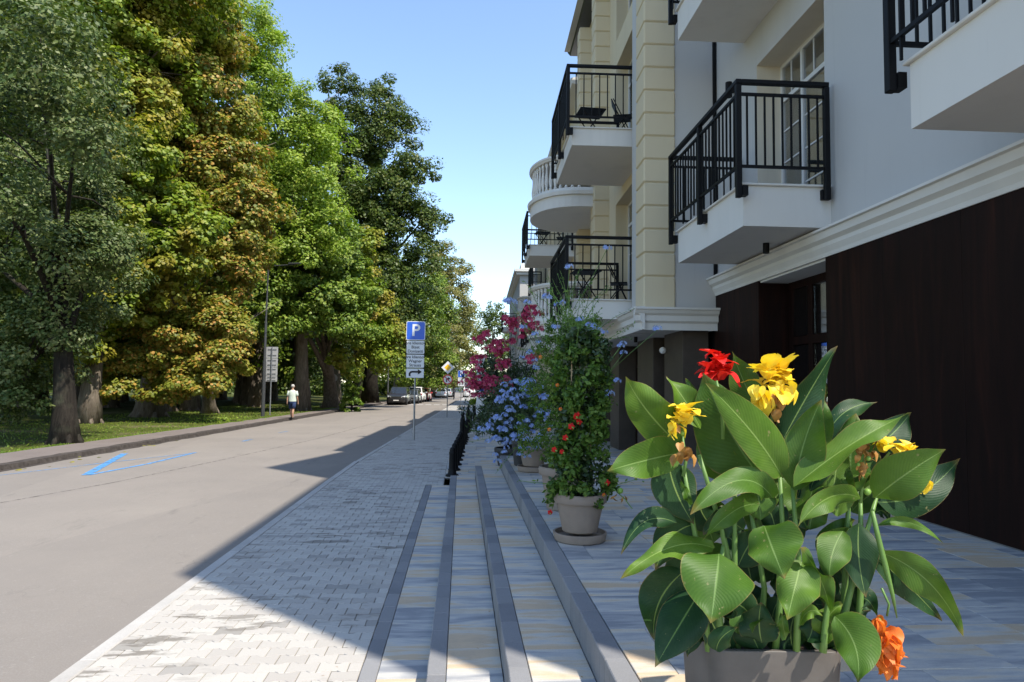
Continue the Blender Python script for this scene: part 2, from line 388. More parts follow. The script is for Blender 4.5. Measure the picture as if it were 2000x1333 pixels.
PAINT = {k: paint(k+'_car_paint', c) for k, c in dict(black=(.018,.016,.015), white=(.72,.72,.71), red=(.45,.015,.015), grey=(.10,.105,.11), silver=(.4,.41,.42)).items()}
def roadpaint(name, c, wear):
    q = NT(name); n = q.noise(7, 6, .7, q.pos()); q.col(c).pr(.8, .2)
    tr = q.n('BsdfTransparent'); ms = q.n('MixShader'); q.l(q.ramp(n, [(wear-.12, 0), (wear+.12, 1)]), ms.inputs[0])
    q.l(tr.outputs[0], ms.inputs[1]); q.l(q.b.outputs[0], ms.inputs[2]); q.l(ms.outputs[0], q.out.inputs[0]); return q.m
M['bluepaint'] = roadpaint('blue_road_paint', (.09,.27,.54), .42); M['bluefade'] = roadpaint('faded_blue_road_paint', (.12,.28,.50), .47)
M['whitepaint'] = roadpaint('white_road_paint', (.62,.61,.58), .33)
M['tar'] = roadpaint('tar_seam', (.09,.08,.07), .53)

# ------------------------------------------------------------------ the setting: ground, road, pavements
def sheet(name, rows, mat, kind='structure'):
    v = []; f = []; n = len(rows[0])
    for r_ in rows: v += r_
    for i in range(len(rows)-1):
        for j in range(n-1): f.append((i*n+j, i*n+j+1, (i+1)*n+j+1, (i+1)*n+j))
    mb = MB(); mb.v = v; mb.f = f; o = mb.obj(name, mat, None, fix=False); tag(o, kind=kind); return o
YS = [-30, -10, 0, 5, 10, 13, 16, 20, 25, 30, 36, 42, 50, 60, 75, 90, 110, 130, 160, 200, 300, 500, 900]
LEFT_K, RIGHT_K = -9.45, -2.54                  # the two edges of the carriageway
def pav_w(Y): return 1.75 - .02*max(0, min(25, Y-16))
sheet('ground', [[(-700, y, gz(y)-.25), (-12+off(y), y, gz(y)-.12), (700, y, gz(y)-.12)] for y in YS], M['grass'])
lawn = sheet('lawn', [[(x if x < -12 else LEFT_K-pav_w(y)+off(y)-.01, y, gz(y)+.035+(0 if x > -12 else .02*math.sin(x*.3+y*.21))) for x in (-300, -80, -60, -45, -34, -26, -20, -16, -13, -11)] for y in YS], M['grass'])
sheet('road', [[(LEFT_K+off(y)-.03, y, gz(y)-.03), (-6+off(y), y, gz(y)+.0), (RIGHT_K+off(y)+.02, y, gz(y)-.022)] for y in YS[:-2]], M['asphalt'])
def strip(mb, x0, x1, z0, z1, ys, xo=off):     # a long kerb of rectangular section that follows the street
    for a, b in zip(ys[:-1], ys[1:]):
        A, B = xo(a), xo(b); ga, gb = gz(a), gz(b)
        mb.add([(x0+A,a,z0+ga),(x1+A,a,z0+ga),(x1+A,a,z1+ga),(x0+A,a,z1+ga),(x0+B,b,z0+gb),(x1+B,b,z0+gb),(x1+B,b,z1+gb),(x0+B,b,z1+gb)],
               [(0,4,5,1),(1,5,6,2),(2,6,7,3),(3,7,4,0)])
yl = [y for y in range(-10, 40, 1)] + list(range(40, 170, 5))
lp = MB()
for a, b in zip(yl[:-1], yl[1:]):
    ja = [.025*math.sin(a*2.1)+.02*math.sin(a*5.3), .025*math.sin(b*2.1)+.02*math.sin(b*5.3)]
    rows = []
    for y, j in ((a, ja[0]), (b, ja[1])):
        g = gz(y); x1 = LEFT_K+off(y)+j; x0 = LEFT_K-pav_w(y)+off(y)
        rows.append([(x0-.03, y, g-.1), (x0, y, g+.07+.01*math.sin(y*3)), (x1-.20, y, g+.09), (x1-.16, y, g+.07), (x1-.12, y, g-.05)])
    lp.add(rows[0]+rows[1], [(k, k+1, k+6, k+5) for k in range(4)])
lpo = tag(lp.obj('left_pavement', M['old_asphalt'], None, fix=False), kind='structure')
ke = MB(); yk = [y*.5 for y in range(20, 140)]
def kx(y): return LEFT_K+off(y)+.025*math.sin(y*2.1)+.02*math.sin(y*5.3)
for a, b in zip(yk[:-1], yk[1:]):
    r2 = []
    for y in (a, b):
        g = gz(y); w_ = .05+.03*math.sin(y*7.7)+.02*math.sin(y*17); r2.append([(kx(y)-.16-w_, y, g+.094), (kx(y)-.02, y, g+.080), (kx(y)+.012, y, g-.02), (kx(y)+.07+w_, y, g-.0225)])
    ke.add(r2[0]+r2[1], [(k, k+1, k+5, k+4) for k in range(3)])
ke.obj('crumbling_edge', M['crumble'], lpo, fix=False)

# sidewalk on the right: base, light kerb, I-shaped pavers
def sw_right(y): return -.63 if y < 13.0 else -.30+off(y)*.9
ys_sw = [-6, 0, 5, 10, 12.99, 13.01, 16, 20, 25, 30, 40, 60, 90, 130, 160]
sidewalk = sheet('sidewalk', [[(RIGHT_K+off(y)+.1, y, gz(y)-.010), (sw_right(y)-.002, y, gz(y)-.010)] for y in ys_sw], M['mortar'])
KERBY = [-1 + .99*i for i in range(26)]
kb = MB().bbox(0, .115, 0, .985, -.2, .004, .008).mesh('kerbstone', M['kerb_light'])
for y in KERBY:
    if y > 3.2: link('kerbstone', kb, sidewalk, (RIGHT_K+off(y), y, gz(y)), (0, 0, -math.atan(.03) if y > 16 else 0))
mb = MB(); strip(mb, RIGHT_K, RIGHT_K+.115, -.2, .004, [-6, 0, 3.2]); strip(mb, RIGHT_K, RIGHT_K+.115, -.2, .004, [25, 30, 40, 60, 90, 130, 160])
tag(mb.obj('kerb', M['kerb_light'], sidewalk, fix=False), kind='stuff')
def paver_poly():
    hw = [( -.098, .0805), (-.065, .0805), (-.035, .0555), (.035, .0555), (.065, .0805), (.098, .0805)]
    return hw + [(x, -y) for x, y in hw[::-1]]
def paver_add(mb, cx, cy, z=0., s=1.):
    P = paver_poly(); n = len(P); v = [(cx+x*s*1.0, cy+y, z-.03) for x, y in P]+[(cx+x, cy+y, z-.004) for x, y in P]
    v += [(cx+x*.965, cy+y*.95, z) for x, y in P]
    f = [tuple(range(2*n, 3*n))] + [(k*n+i, (k*n+(i+1) % n), (k+1)*n+(i+1) % n, (k+1)*n+i) for k in (0, 1) for i in range(n)]
    mb.add(v, f)
q = MB(); paver_add(q, 0, 0); pmesh = q.mesh('paver', M['paver'])
spots = []; gaps = []
for j in range(0, 260):
    y = 3.5+.14*j; x = RIGHT_K+.22+(.1 if j % 2 else 0)+off(y)
    while x < sw_right(y)-.09:
        spots.append((0, x, y)); x += .2
    x0 = RIGHT_K+.117+off(y)
    gaps.append((x0, x0+(.103 if j % 2 else .004), y)); gaps.append((x-.098, sw_right(y)-.001, y))
def inframe(x, y, z):
    d = Vector((x, y, z))-CAM; k = d.dot(fw); 
    return k > 0 and -40 < 1000+F*d.dot(rt)/k < 2040 and -40 < 666.5-F*d.dot(up)/k < 1373
spots = [s for s in spots if inframe(s[1], s[2], 0)]
for s in spots[:295]: link('paver', pmesh, sidewalk, (s[1], s[2], gz(s[2])+rnd.uniform(-.002, .001)), (0, 0, rnd.uniform(-.01, .01)))
q = MB()
for s in spots[295:]: paver_add(q, s[1], s[2], gz(s[2])+rnd.uniform(-.002, .001))
for a, b, y in gaps:
    if b-a > .015: q.bbox(a, b-.003, y-.066, y+.066, gz(y)-.03, gz(y)-.001, .003)
tag(q.obj('paver', M['paver'], sidewalk, fix=False), kind='stuff')
def far_paving():
    q = NT('far_pavers'); b = q.n('TexBrick'); b.inputs['Scale'].default_value = 1; b.inputs['Brick Width'].default_value = .2; b.inputs['Row Height'].default_value = .14
    b.inputs['Mortar Size'].default_value = .006; q.l(q.pos(), b.inputs['Vector'])
    b.inputs['Color1'].default_value = (.40,.385,.36,1); b.inputs['Color2'].default_value = (.34,.325,.30,1); b.inputs['Mortar'].default_value = (.16,.15,.13,1)
    q.col(b.outputs[0]).pr(.85, .25); return q.m
fp = far_paving()
sheet('sidewalk', [[(RIGHT_K+off(y)+.115, y, gz(y)-.003), (sw_right(y), y, gz(y)-.003)] for y in [39.9, 50, 60, 90, 130, 160]], fp)

# steps: four rows of kerbstones, streaked slabs between them, terrace above
RIS, GO, KW = .18, .4525, .115
KX = [-.63+GO*i for i in range(4)]; YEND = 12.86
steps = tag(BOX('steps', M['mortar'], None, KX[0]+.01, KX[1]+.01, -6, YEND, -.3, -.012), kind='structure')
for i in (1, 2):
    BOX('step_core', M['mortar'], steps, KX[i]+.01, KX[i+1]+.008, -6, YEND-.01, -.3, RIS*i-.012)
BL = .362
def block_mesh():
    mb = MB(); z1 = .0; z0 = -.24; g = .004
    pts = [(.003, .002)]                           # plan outline of a kerb block: two shallow grooves in its front face
    for k in (1, 2): pts += [(.0, BL*k/3-.006), (g, BL*k/3), (.0, BL*k/3+.006)]
    pts += [(.003, BL-.003), (KW-.002, BL-.003), (KW-.002, .002)]
    n = len(pts); c = .005
    cx, cy = KW/2, BL/2
    v = [(x, y, z0) for x, y in pts]+[(x, y, z1-c) for x, y in pts]+[(cx+(x-cx)*(1-2*c/KW), cy+(y-cy)*(1-2*c/BL), z1) for x, y in pts]
    f = [tuple(range(2*n, 3*n))]+[(k*n+i, k*n+(i+1) % n, (k+1)*n+(i+1) % n, (k+1)*n+i) for k in (0, 1) for i in range(n)]
    return mb.add(v, f).mesh('kerb_block', M['kerb'])
bm_ = block_mesh()
for i in range(4):
    y = YEND-BL; 
    while y > -6:
        if y > 2.4-(.3 if i else 0): link('kerb_block', bm_, steps, (KX[i], y, RIS*i+rnd.uniform(-.001, .001)))
        y -= BL
q = MB()
for i in range(4):
    y = YEND-BL
    while y > 2.4-(.3 if i else 0): y -= BL
    q.bbox(KX[i], KX[i]+KW-.002, -6, y+BL-.004, RIS*i-.24, RIS*i-.001, .004)
tag(q.obj('kerb_row', M['kerb'], steps), kind='stuff')
slabs = {l: MB().bbox(.002, GO-KW-.004, .0015, l-.0015, -.04, 0, .003).mesh('slab', M['tile']) for l in (.2, .3, .4)}
q = MB()
for i in range(3):
    y = YEND
    while y > -6:
        l = rnd.choice((.2, .3, .3, .4)); y -= l
        if y > 2.2: link('slab', slabs[l], steps, (KX[i]+KW, y, RIS*i+rnd.uniform(-.0015, .001)))
        else: q.bbox(KX[i]+KW+.002, KX[i+1]-.002, y+.0015, y+l-.0015, RIS*i-.04, RIS*i, .003)
tag(q.obj('slab_row', M['tile'], steps), kind='stuff')
TZ = RIS*3; TX0 = KX[3]+KW; WALLX = 5.2
terrace = tag(BOX('terrace', M['mortar'], None, KX[3]+.012, 6.2, -6, YEND-.012, -.3, TZ-.012), kind='structure')
tl = []
y = YEND; j = 0
while y > -6:
    h = .3; y -= h; j += 1; x = TX0 + .002
    first = rnd.choice((.2, .4, .6)); l = first
    while x < WALLX:
        x1 = min(x+l, WALLX); tl.append((x, x1, y, y+h)); x = x1; l = rnd.choice((.6, .6, .4, .5))
tl.sort(key=lambda t: (Vector(((t[0]+t[1])/2, t[2], TZ))-CAM).length)
vis = [t for t in tl if inframe((t[0]+t[1])/2, t[2]+.15, TZ)]; hid = [t for t in tl if t not in set(vis)]
tmesh = {}
for t in vis[:298]:
    k = round(t[1]-t[0], 3)
    if k not in tmesh: tmesh[k] = MB().bbox(.0015, k-.0015, .0015, .2985, -.04, 0, .003).mesh('tile', M['tile'])
    link('tile', tmesh[k], terrace, (t[0], t[2], TZ+rnd.uniform(-.0015, .001)))
q = MB()
for t in vis[298:]+hid: q.bbox(t[0]+.0015, t[1]-.0015, t[2]+.0015, t[3]-.0015, TZ-.04, TZ+rnd.uniform(-.0015, .001), .003)
tag(q.obj('tile', M['tile'], terrace), kind='stuff')
q = MB(); x = KX[3]+.02                            # faced end of the terrace
while x < 4.6: q.bbox(x, x+.358, YEND-.01, YEND+.1, .0, TZ-.001, .004); x += .362
tag(q.obj('terrace_end_kerb', M['kerb'], terrace), kind='stuff')

# lower promenade beyond the steps
PZ = .13
def prom_l(y): return -.29+off(y)*.9
ys_p = [12.87, 16, 20, 25, 30, 40, 60, 90, 130]
prom = sheet('promenade', [[(prom_l(y)-.004, y, gz(y)-.1), (prom_l(y), y, gz(y)+PZ-.008), (6.5+off(y), y, gz(y)+PZ-.008)] for y in ys_p], M['mortar'])
q = MB(); y = 12.98; cnt = 0; pm = {}
ptiles = []
while y < 27:
    x = prom_l(y)+.005; l = rnd.choice((.3, .45, .6))
    while x < 5.2+off(y):
        ptiles.append((x, l, y)); x += l; l = rnd.choice((.3, .45, .6, .6))
    y += .3
ptiles = [t for t in ptiles if inframe(t[0]+t[1]/2, t[2]+.1, PZ)]
for i, t in enumerate(ptiles):
    if i < 200:
        if t[1] not in pm: pm[t[1]] = MB().bbox(.0015, t[1]-.0015, .0015, .2985, -.04, 0, .003).mesh('tile', M['tile'])
        link('tile', pm[t[1]], prom, (t[0], t[2], gz(t[2])+PZ+rnd.uniform(-.0015, .001)))
    else: q.bbox(t[0]+.0015, t[0]+t[1]-.0015, t[2]+.0015, t[2]+.2985, gz(t[2])+PZ-.04, gz(t[2])+PZ, .003)
tag(q.obj('tile', M['tile'], prom), kind='stuff')
sheet('promenade', [[(prom_l(y), y, gz(y)+PZ-.002), (6.5+off(y), y, gz(y)+PZ-.002)] for y in [26.9, 30, 40, 60, 90, 130]], M['tile'])

# painted markings
def road_z(x, y):
    xx = x-off(y); g = gz(y)
    return g+(-.03+(xx-LEFT_K+.03)/( -6-LEFT_K+.03)*.03 if xx < -6 else -.022*(xx+6)/(RIGHT_K+.02+6))
def stroke(name, pts, wd, mat, label, group):
    mb = MB(); P = [on_ground(*p, -.015) for p in pts]; v = []; f = []
    fine = []
    for a, b in zip(P[:-1], P[1:]):
        for k in range(8): fine.append(a.lerp(b, k/8))
    fine.append(P[-1])
    for i, p in enumerate(fine):
        t = (fine[min(i+1, len(fine)-1)]-fine[max(i-1, 0)]); t.z = 0; t.normalize(); n = Vector((-t.y, t.x, 0))
        for s in (-.5, .5):
            q_ = p+n*s*wd; v.append((q_.x, q_.y, road_z(q_.x, q_.y)+.006))
    f = [(2*i, 2*i+1, 2*i+3, 2*i+2) for i in range(len(fine)-1)]
    o = mb.add(v, f).obj(name, mat, None, fix=False); tag(o, label, 'marking', group); return o
stroke('parking_marking', [(168, 929), (243, 886)], .17, M['bluepaint'], 'thick slanted blue stroke of the painted parking mark', 'blue parking marks')
stroke('parking_marking', [(172, 929), (290, 907), (382, 885)], .10, M['bluepaint'], 'long blue line rising to the right end of the parking mark', 'blue parking marks')
stroke('parking_marking', [(0, 928), (200, 905), (378, 886)], .07, M['bluefade'], 'faint blue line running along the left kerb through the mark', 'blue parking marks')
stroke('parking_marking', [(474, 863), (492, 859)], .12, M['bluefade'], 'short faded blue dash in mid road near the walking man', 'blue parking marks')
stroke('parking_marking', [(545, 846), (563, 843)], .10, M['bluefade'], 'small faint blue dash beyond the other blue dash', 'blue parking marks')
stroke('road_seam', [(0, 984), (220, 945), (420, 903), (620, 858), (775, 815)], .035, M['tar'], 'thin dark tar seam running lengthwise down the road', None)
for i in range(9):
    x = 748+16.5*i; a = on_ground(x, 791); b = on_ground(x+11, 791.3)
    mb = MB(); v = []
    for dy in (0, .9):
        for xx in (a.x, b.x): v.append((xx, a.y+dy, road_z(xx, a.y+dy)+.006))
    o = mb.add(v, [(0, 1, 3, 2)]).obj('crossing_dash', M['whitepaint'], None, fix=False)
    tag(o, 'white painted dash of the line across the road by the parked cars', 'marking', 'white dashes across the road')

# ------------------------------------------------------------------ buildings (local frame: x out of the street, y along it, facade at x=0)
def facade(mb, y0, y1, z0, z1, holes, x=0., depth=.35):
    """front face with openings and their reveals; holes = (y0,y1,z0,z1)"""
    ys = sorted({y0, y1, *[h[0] for h in holes], *[h[1] for h in holes]}); zs = sorted({z0, z1, *[h[2] for h in holes], *[h[3] for h in holes]})
    ys = [v for v in ys if y0 <= v <= y1]; zs = [v for v in zs if z0 <= v <= z1]
    for a, b in zip(ys[:-1], ys[1:]):
        for c, d in zip(zs[:-1], zs[1:]):
            my, mz = (a+b)/2, (c+d)/2
            if any(h[0] < my < h[1] and h[2] < mz < h[3] for h in holes): continue
            mb.add([(x,a,c),(x,b,c),(x,b,d),(x,a,d)], [(0,1,2,3)])
def reveals(mb, h, x, depth):
    a, b, c, d = h; e = x+depth
    mb.add([(x,a,c),(e,a,c),(e,a,d),(x,a,d),(x,b,c),(e,b,c),(e,b,d),(x,b,d)], [(0,1,2,3),(4,7,6,5),(3,2,6,7),(0,4,5,1)])
def window(parent, h, x, cols=2, transom=None, fmat='pvc', fw_=.07, bars=0, name='window', curtain=True, label=None):
    """a framed, glazed window in the plane x; the panes are sub-parts"""
    a, b, c, d = h; mb = MB(); e = .06
    vs = [a+(b-a)*k/cols for k in range(cols+1)]; zs = [c, d] if transom is None else [c, transom, d]
    mb.box(x, x+e, a, b, c, c+fw_); mb.box(x, x+e, a, b, d-fw_, d)
    for i, v in enumerate(vs):
        o0 = 0 if i == 0 else (-fw_ if i == cols else -fw_/2); mb.box(x+.001, x+e-.001, v+o0, v+o0+fw_, c+fw_, d-fw_)
    if transom is not None: mb.box(x-.002, x+e+.002, a+fw_, b-fw_, transom-fw_/2, transom+fw_/2)
    fr = mb.obj(name, M[fmat], parent)
    if label: fr['label'] = label
    for i in range(cols):
        for p, q_ in zip(zs[:-1], zs[1:]):
            BOX('pane', M['glass'], fr, x+.025, x+.035, vs[i]+fw_*.6, vs[i+1]-fw_*.6, p+fw_*.6, q_-fw_*.6)
            if bars:
                n = bars if q_ < d or transom is None else 0
                for k in range(1, n): 
                    zz = p+(q_-p)*k/n; BOX('glazing_bar', M[fmat], fr, x+.012, x+.024, vs[i]+fw_, vs[i+1]-fw_, zz-.012, zz+.012)
                if transom is not None and q_ == d:
                    my = (vs[i]+vs[i+1])/2; BOX('glazing_bar', M[fmat], fr, x+.012, x+.024, my-.012, my+.012, p+fw_*.5, q_-fw_)
    if curtain:
        cm = MB(); n = 14; x2 = x+.22
        pts = [(x2+.03*math.sin(k*2.2), a+(b-a)*(.52+.46*k/n)) for k in range(n+1)]
        cm.add([(p[0], p[1], c+.03) for p in pts]+[(p[0], p[1], d-.1) for p in pts], [(k, k+1, n+2+k, n+1+k) for k in range(n)])
        cm.obj('curtain', M['curtain'], fr, fix=False)
    return fr
def cornice(name, parent, prof, y0, y1, mat='offwhite'):
    return MB().prism(prof, 1, y0, y1).obj(name, M[mat], parent)

def balcony(parent, yn, yf, zs, depth=1.25, th=.56, xw=0., mid=1, rail=1.33, label=None):
    """slab + black steel railing; posts, rails and pickets are sub-parts"""
    xo = -depth
    sb = MB().box(xo+.10, xw+.02, yn+.10, yf-.10, zs-th, zs-.03).obj('balcony', M['offwhite'], parent)
    if label: sb['label'] = label
    MB().bbox(xo+.06, xw+.01, yn+.06, yf-.06, zs-.029, zs, .006).obj('slab_coping', M['offwhite'], sb)
    pw = .07; top = zs+rail; bot = zs-.22
    pm_ = MB().bbox(-pw/2, pw/2, -pw/2, pw/2, bot, top-.062, .005).mesh('post', M['black'])
    P = [(xo, yn), (xo, yf), (xw-.10, yn), (xw-.10, yf)] + [(xo, yn+(yf-yn)*k/(mid+1)) for k in range(1, mid+1)]
    for i, (x, y) in enumerate(P):
        link('post', pm_, sb, (x, y, 0))
        if i in (0, 1) or i > 3: BOX('bracket', M['black'], sb, x+pw/2-.002, x+.105, y-.055, y+.055, zs-.20, zs-.07)
        else: BOX('bracket', M['black'], sb, x-.045, x+.045, (y+pw/2-.002 if y == yn else y-.105), (y+.105 if y == yn else y-pw/2+.002), zs-.20, zs-.07)
    z2, z3 = top-.19, zs+.19
    r_ = MB()
    BOX('top_rail', M['black'], sb, xo-.038, xo+.038, yn-.038, yf+.038, top-.06, top, b=.006)
    for y in (yn, yf): BOX('top_rail', M['black'], sb, xo+.0385, xw-.07, y-.037, y+.037, top-.06, top, b=.006)
    for z in (z2, z3):
        BOX('rail', M['black'], sb, xo-.018, xo+.018, yn+pw/2, yf-pw/2, z-.018, z+.018)
        for y in (yn, yf): BOX('rail', M['black'], sb, xo+pw/2, xw-.10-pw/2, y-.0175, y+.0175, z-.018, z+.018)
    k1 = MB().box(-.011, .011, -.011, .011, z3+.018, z2-.018).mesh('picket', M['black'])
    k2 = MB().box(-.011, .011, -.011, .011, zs, z2-.018).mesh('picket_long', M['black'])
    seg = (yf-yn)/(mid+1); n = 11
    for s in range(mid+1):
        for k in range(1, n): link('picket', k2 if k % 3 == 2 else k1, sb, (xo, yn+seg*(s+k/n), 0)) if k % 3 != 2 else link('picket', k1, sb, (xo, yn+seg*(s+k/n), 0))
        for k in (2, 6, 10): BOX('picket_stub', M['black'], sb, xo-.010, xo+.010, yn+seg*(s+k/n)-.010, yn+seg*(s+k/n)+.010, zs-.02, z3-.018)
    ns = 10
    for y in (yn, yf):
        for k in range(1, ns): link('picket', k1, sb, (xo+(xw-.10-xo)*k/ns, y, 0))
    return sb

def local(o, x, y, z):
    c, s = math.cos(o.rotation_euler.z), math.sin(o.rotation_euler.z)
    return (o.location.x+c*x-s*y, o.location.y+s*x+c*y, o.location.z+z)

# --- A: near white wing with dark timber ground floor
A = thing('hotel_wing', 'near white rendered hotel wing with dark timber ground floor and black railed balconies', 'building', (4.656, 0, 0), R(-.8))
YA0, YA1 = -.30, 12.77; CZ0, CZ1 = 3.60, 3.93
holesA = [(8.62, 10.80, 4.52, 7.22), (8.62, 10.80, 8.42, 11.1), (8.62, 10.80, 12.3, 14.6), (2.3, 4.5, 4.52, 7.22), (2.3, 4.5, 8.42, 11.1)]
q = MB(); facade(q, YA0, YA1, CZ0+.1, 15.5, holesA)
q.add([(0,YA0,0),(9,YA0,0),(9,YA0,15.5),(0,YA0,15.5),(9,YA1+4,0),(9,YA1+4,15.5),(0,YA1,15.5)], [(0,1,2,3),(1,4,5,2),(3,2,5,6)])
q.obj('wall', M['white'], A, fix=False)
for h in holesA:
    q = MB(); reveals(q, h, 0, .42); q.obj('window_reveal', M['sand'], A, fix=False)
for h in holesA: window(A, h, .40, 3, h[3]-.62, bars=4)
BOX('room_back', M['room'], A, 3.2, 3.3, YA0+.3, YA1-.2, .6, 15.2)
for z in (4.4, 8.3, 12.2): BOX('floor_slab', M['room'], A, .45, 3.2, YA0+.3, YA1-.2, z-.3, z)
q = MB().prism([(6.5, 15.5), (12.6, 15.5), (12.6, 16.4), (6.5, 19.)], 0, .05, 7); q.obj('attic', M['white'], A)
cprof = [(.02, CZ0), (-.05, CZ0), (-.06, CZ0+.05), (-.10, CZ0+.12), (-.10, CZ0+.17), (-.16, CZ0+.21), (-.18, CZ0+.29), (-.22, CZ0+.30), (-.22, CZ1), (.02, CZ1+.02)]
cornice('cornice', A, cprof, YA0-.05, YA1-.01, 'offwhite')
GY0, GY1, GX = 8.62, 10.73, .46                   # glazed recess
BOX('recess_soffit', M['offwhite'], A, .0, GX+.1, GY0, GY1, CZ0-.03, CZ0+.09)
yp = GY0; k = 0
while yp > YA0+.05:
    y0 = max(YA0, yp-1.25); BOX('timber_panel', M['wood'], A, -.035, .04, y0+.002, yp-.002, TZ+.015, CZ0+.02, b=.002); yp = y0
for y0, y1 in ((GY1, GY1+1.02), (GY1+1.02, YA1-.02)): BOX('timber_panel', M['wood'], A, -.035, .04, y0+.002, y1-.002, .14, CZ0+.02, b=.002)
BOX('timber_panel', M['wood'], A, .041, GX+.3, GY1+.004, GY1+.04, .14, CZ0+.02)
BOX('timber_panel', M['wood'], A, .041, GX+.3, GY0-.04, GY0-.004, TZ, CZ0+.02)
d = window(A, (GY0+.01, GY1-.01, TZ+.02, CZ0-.02), GX, 3, 2.62, 'wood', .13, name='glazed_door', curtain=False, label='dark framed glazed entrance with fanlights, recessed in the timber front')
BOX('handle', M['steel'], d, GX-.06, GX-.03, GY0+.76, GY0+.79, 1.3, 1.9)
BOX('plinth', M['kerb'], A, -.02, .03, YA0, GY0, TZ-.02, TZ+.014)
BOX('downpipe', M['black'], A, -.075, -.015, YA1-.13, YA1-.07, CZ1, 15.4)
bA1 = balcony(A, 8.42, 11.42, 4.53, 1.27, label='lower railed balcony over the glazed entrance')
bA2 = balcony(A, 8.42, 11.42, 8.43, 1.27); bA0 = balcony(A, 2.0, 5.22, 4.53, 1.27, label='nearest railed balcony at the right edge')
def cyl_lamp(parent, name, loc, r_=.05, h=.22, arm=True):
    mb = MB().lathe([(r_, -h/2), (r_, h/2)], 16, loc)
    if arm: mb.box(loc[0], loc[0]+.10, loc[1]-.03, loc[1]+.03, loc[2]-.05, loc[2]+.02)
    return mb.obj(name, M['black'], parent, smooth='auto')
cyl_lamp(A, 'wall_lamp', (-.11, 11.75, 7.22), .06, .27)
cyl_lamp(A, 'ceiling_spot', (-.42, 9.55, 3.90), .045, .16, False)

# --- B: cream wing with quoins; its frame is turned a little more
B = thing('hotel_wing', 'cream and white hotel wing with block quoins beyond the near white wing', 'building', (3.161, 0, 0), R(-1.65))
YB0, YB1 = 12.72, 24.8; BZ = 14.3; WX = .40
holesB = [(15.6, 18.1, 3.78, 6.75), (15.6, 18.1, 7.5, 10.6), (15.6, 18.1, 11.3, 13.6), (20.0, 21.6, 3.78, 6.6), (20.0, 21.6, 7.5, 10.4), (20.0, 21.6, 11.3, 13.4), (22.9, 24.2, 7.9, 10), (22.9, 24.2, 12.0, 13.5)]
q = MB(); facade(q, YB0, YB1, 3.0, BZ, holesB, WX); q.obj('wall', M['cream'], B, fix=False)
q = MB(); q.add([(-.07,YB0,2.95),(1.9,YB0,2.95),(1.9,YB0,BZ),(-.07,YB0,BZ)], [(0,1,2,3)])
q.add([(-.07,YB0,2.95),(-.07,YB0,BZ),(-.07,13.95,BZ),(-.07,13.95,2.95),(WX,13.95,2.95),(WX,13.95,BZ)], [(0,1,2,3),(3,2,5,4)])
q.add([(-.25,YB0,BZ),(9,YB0,BZ),(9,YB1,BZ),(-.25,YB1,BZ)], [(0,1,2,3)]); q.add([(WX,YB1,0),(9,YB1,0),(9,YB1,BZ),(WX,YB1,BZ),(9,YB0,0),(9,YB0,BZ)], [(0,1,2,3),(1,4,5,2)])
q.obj('side_wall', M['white'], B, fix=False)
for h in holesB:
    q = MB(); reveals(q, h, WX, .36); q.obj('window_reveal', M['cream'], B, fix=False)
for h in holesB: window(B, h, WX+.33, 2, h[3]-.6, bars=3)
BOX('room_back', M['room'], B, 3.2, 3.3, YB0+.3, YB1-.2, .3, 14)
for z in (3.7, 7.4, 11.2): BOX('floor_slab', M['room'], B, WX+.42, 3.2, YB0+.3, YB1-.2, z-.3, z)
QB = {}
def quoin(parent, xf, wx, y0, ly, z0, z1, mat, first=None):
    z = z0; n = 0
    while z < z1-.05:
        h = (first if (n == 0 and first) else .452); zt = min(z+h, z1); k = (round(zt-z, 3), wx, ly)
        if k not in QB: QB[k] = MB().bbox(0, wx, 0, ly, .012, k[0]-.012, .022).mesh('quoin_block', M['cream'])
        link('quoin_block', QB[k], parent, (xf, y0, z)); z = zt; n += 1
    BOX('quoin_core', M['cream'], parent, xf+.03, xf+wx-.02, y0+.03, y0+ly-.02, z0, z1)
quoin(B, -.125, .61, YB0-.045, .70, 3.33, BZ-.4, 'cream', .62)
quoin(B, -.04, .46, 19.05, .62, 3.33, BZ-.4, 'cream', .62)
quoin(B, -.04, .46, 22.2, .55, 3.33, BZ-.4, 'cream', .62)
bp = [(0, 2.93), (-.04, 2.93), (-.04, 3.06), (-.09, 3.10), (-.09, 3.20), (-.14, 3.24), (-.17, 3.30), (-.20, 3.31), (-.20, 3.35), (0, 3.37)]
MB().prism([(x-.13, z) for x, z in bp], 1, YB0-.18, YB1).obj('cornice', M['offwhite'], B)
MB().prism([(YB0-.05+y, z-.002) for y, z in bp], 0, -.13-.19, 1.62).obj('cornice', M['offwhite'], B)
BOX('soffit', M['offwhite'], B, -.12, 2.2, YB0-.04, YB1, 2.96, 2.99)
MB().prism([(.0, BZ-.05), (-.10, BZ+.06), (-.10, BZ+.12), (.5, BZ+.6), (.5, BZ-.05)], 1, YB0, YB1+.2).obj('roof_edge', M['lamp'], B)
for y0, l_, x in ((13.0, 1.35, .72), (15.15, 1.55, .68), (18.8, 1.25, .64), (21.8, 1.3, .6)):
    BOX('timber_pier', M['pier'], B, x, x+.5, y0, y0+l_, PZ-.1, 2.97, b=.004)
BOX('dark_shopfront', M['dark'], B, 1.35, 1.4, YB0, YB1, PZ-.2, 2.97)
for y0, y1 in ((14.4, 15.1), (16.75, 18.75), (20.1, 21.75)): window(B, (y0, y1, PZ, 2.9), 1.1, 1, 2.4, 'wood', .09, name='shop_door', curtain=False)
bmb = MB().ball((.62, 14.1, 2.62), .075, 14); bmb.obj('dome_lamp', M['signwhite'], B, smooth=True)
cyl_lamp(B, 'ceiling_spot', (.25, 15.0, 2.90), .04, .13, False)
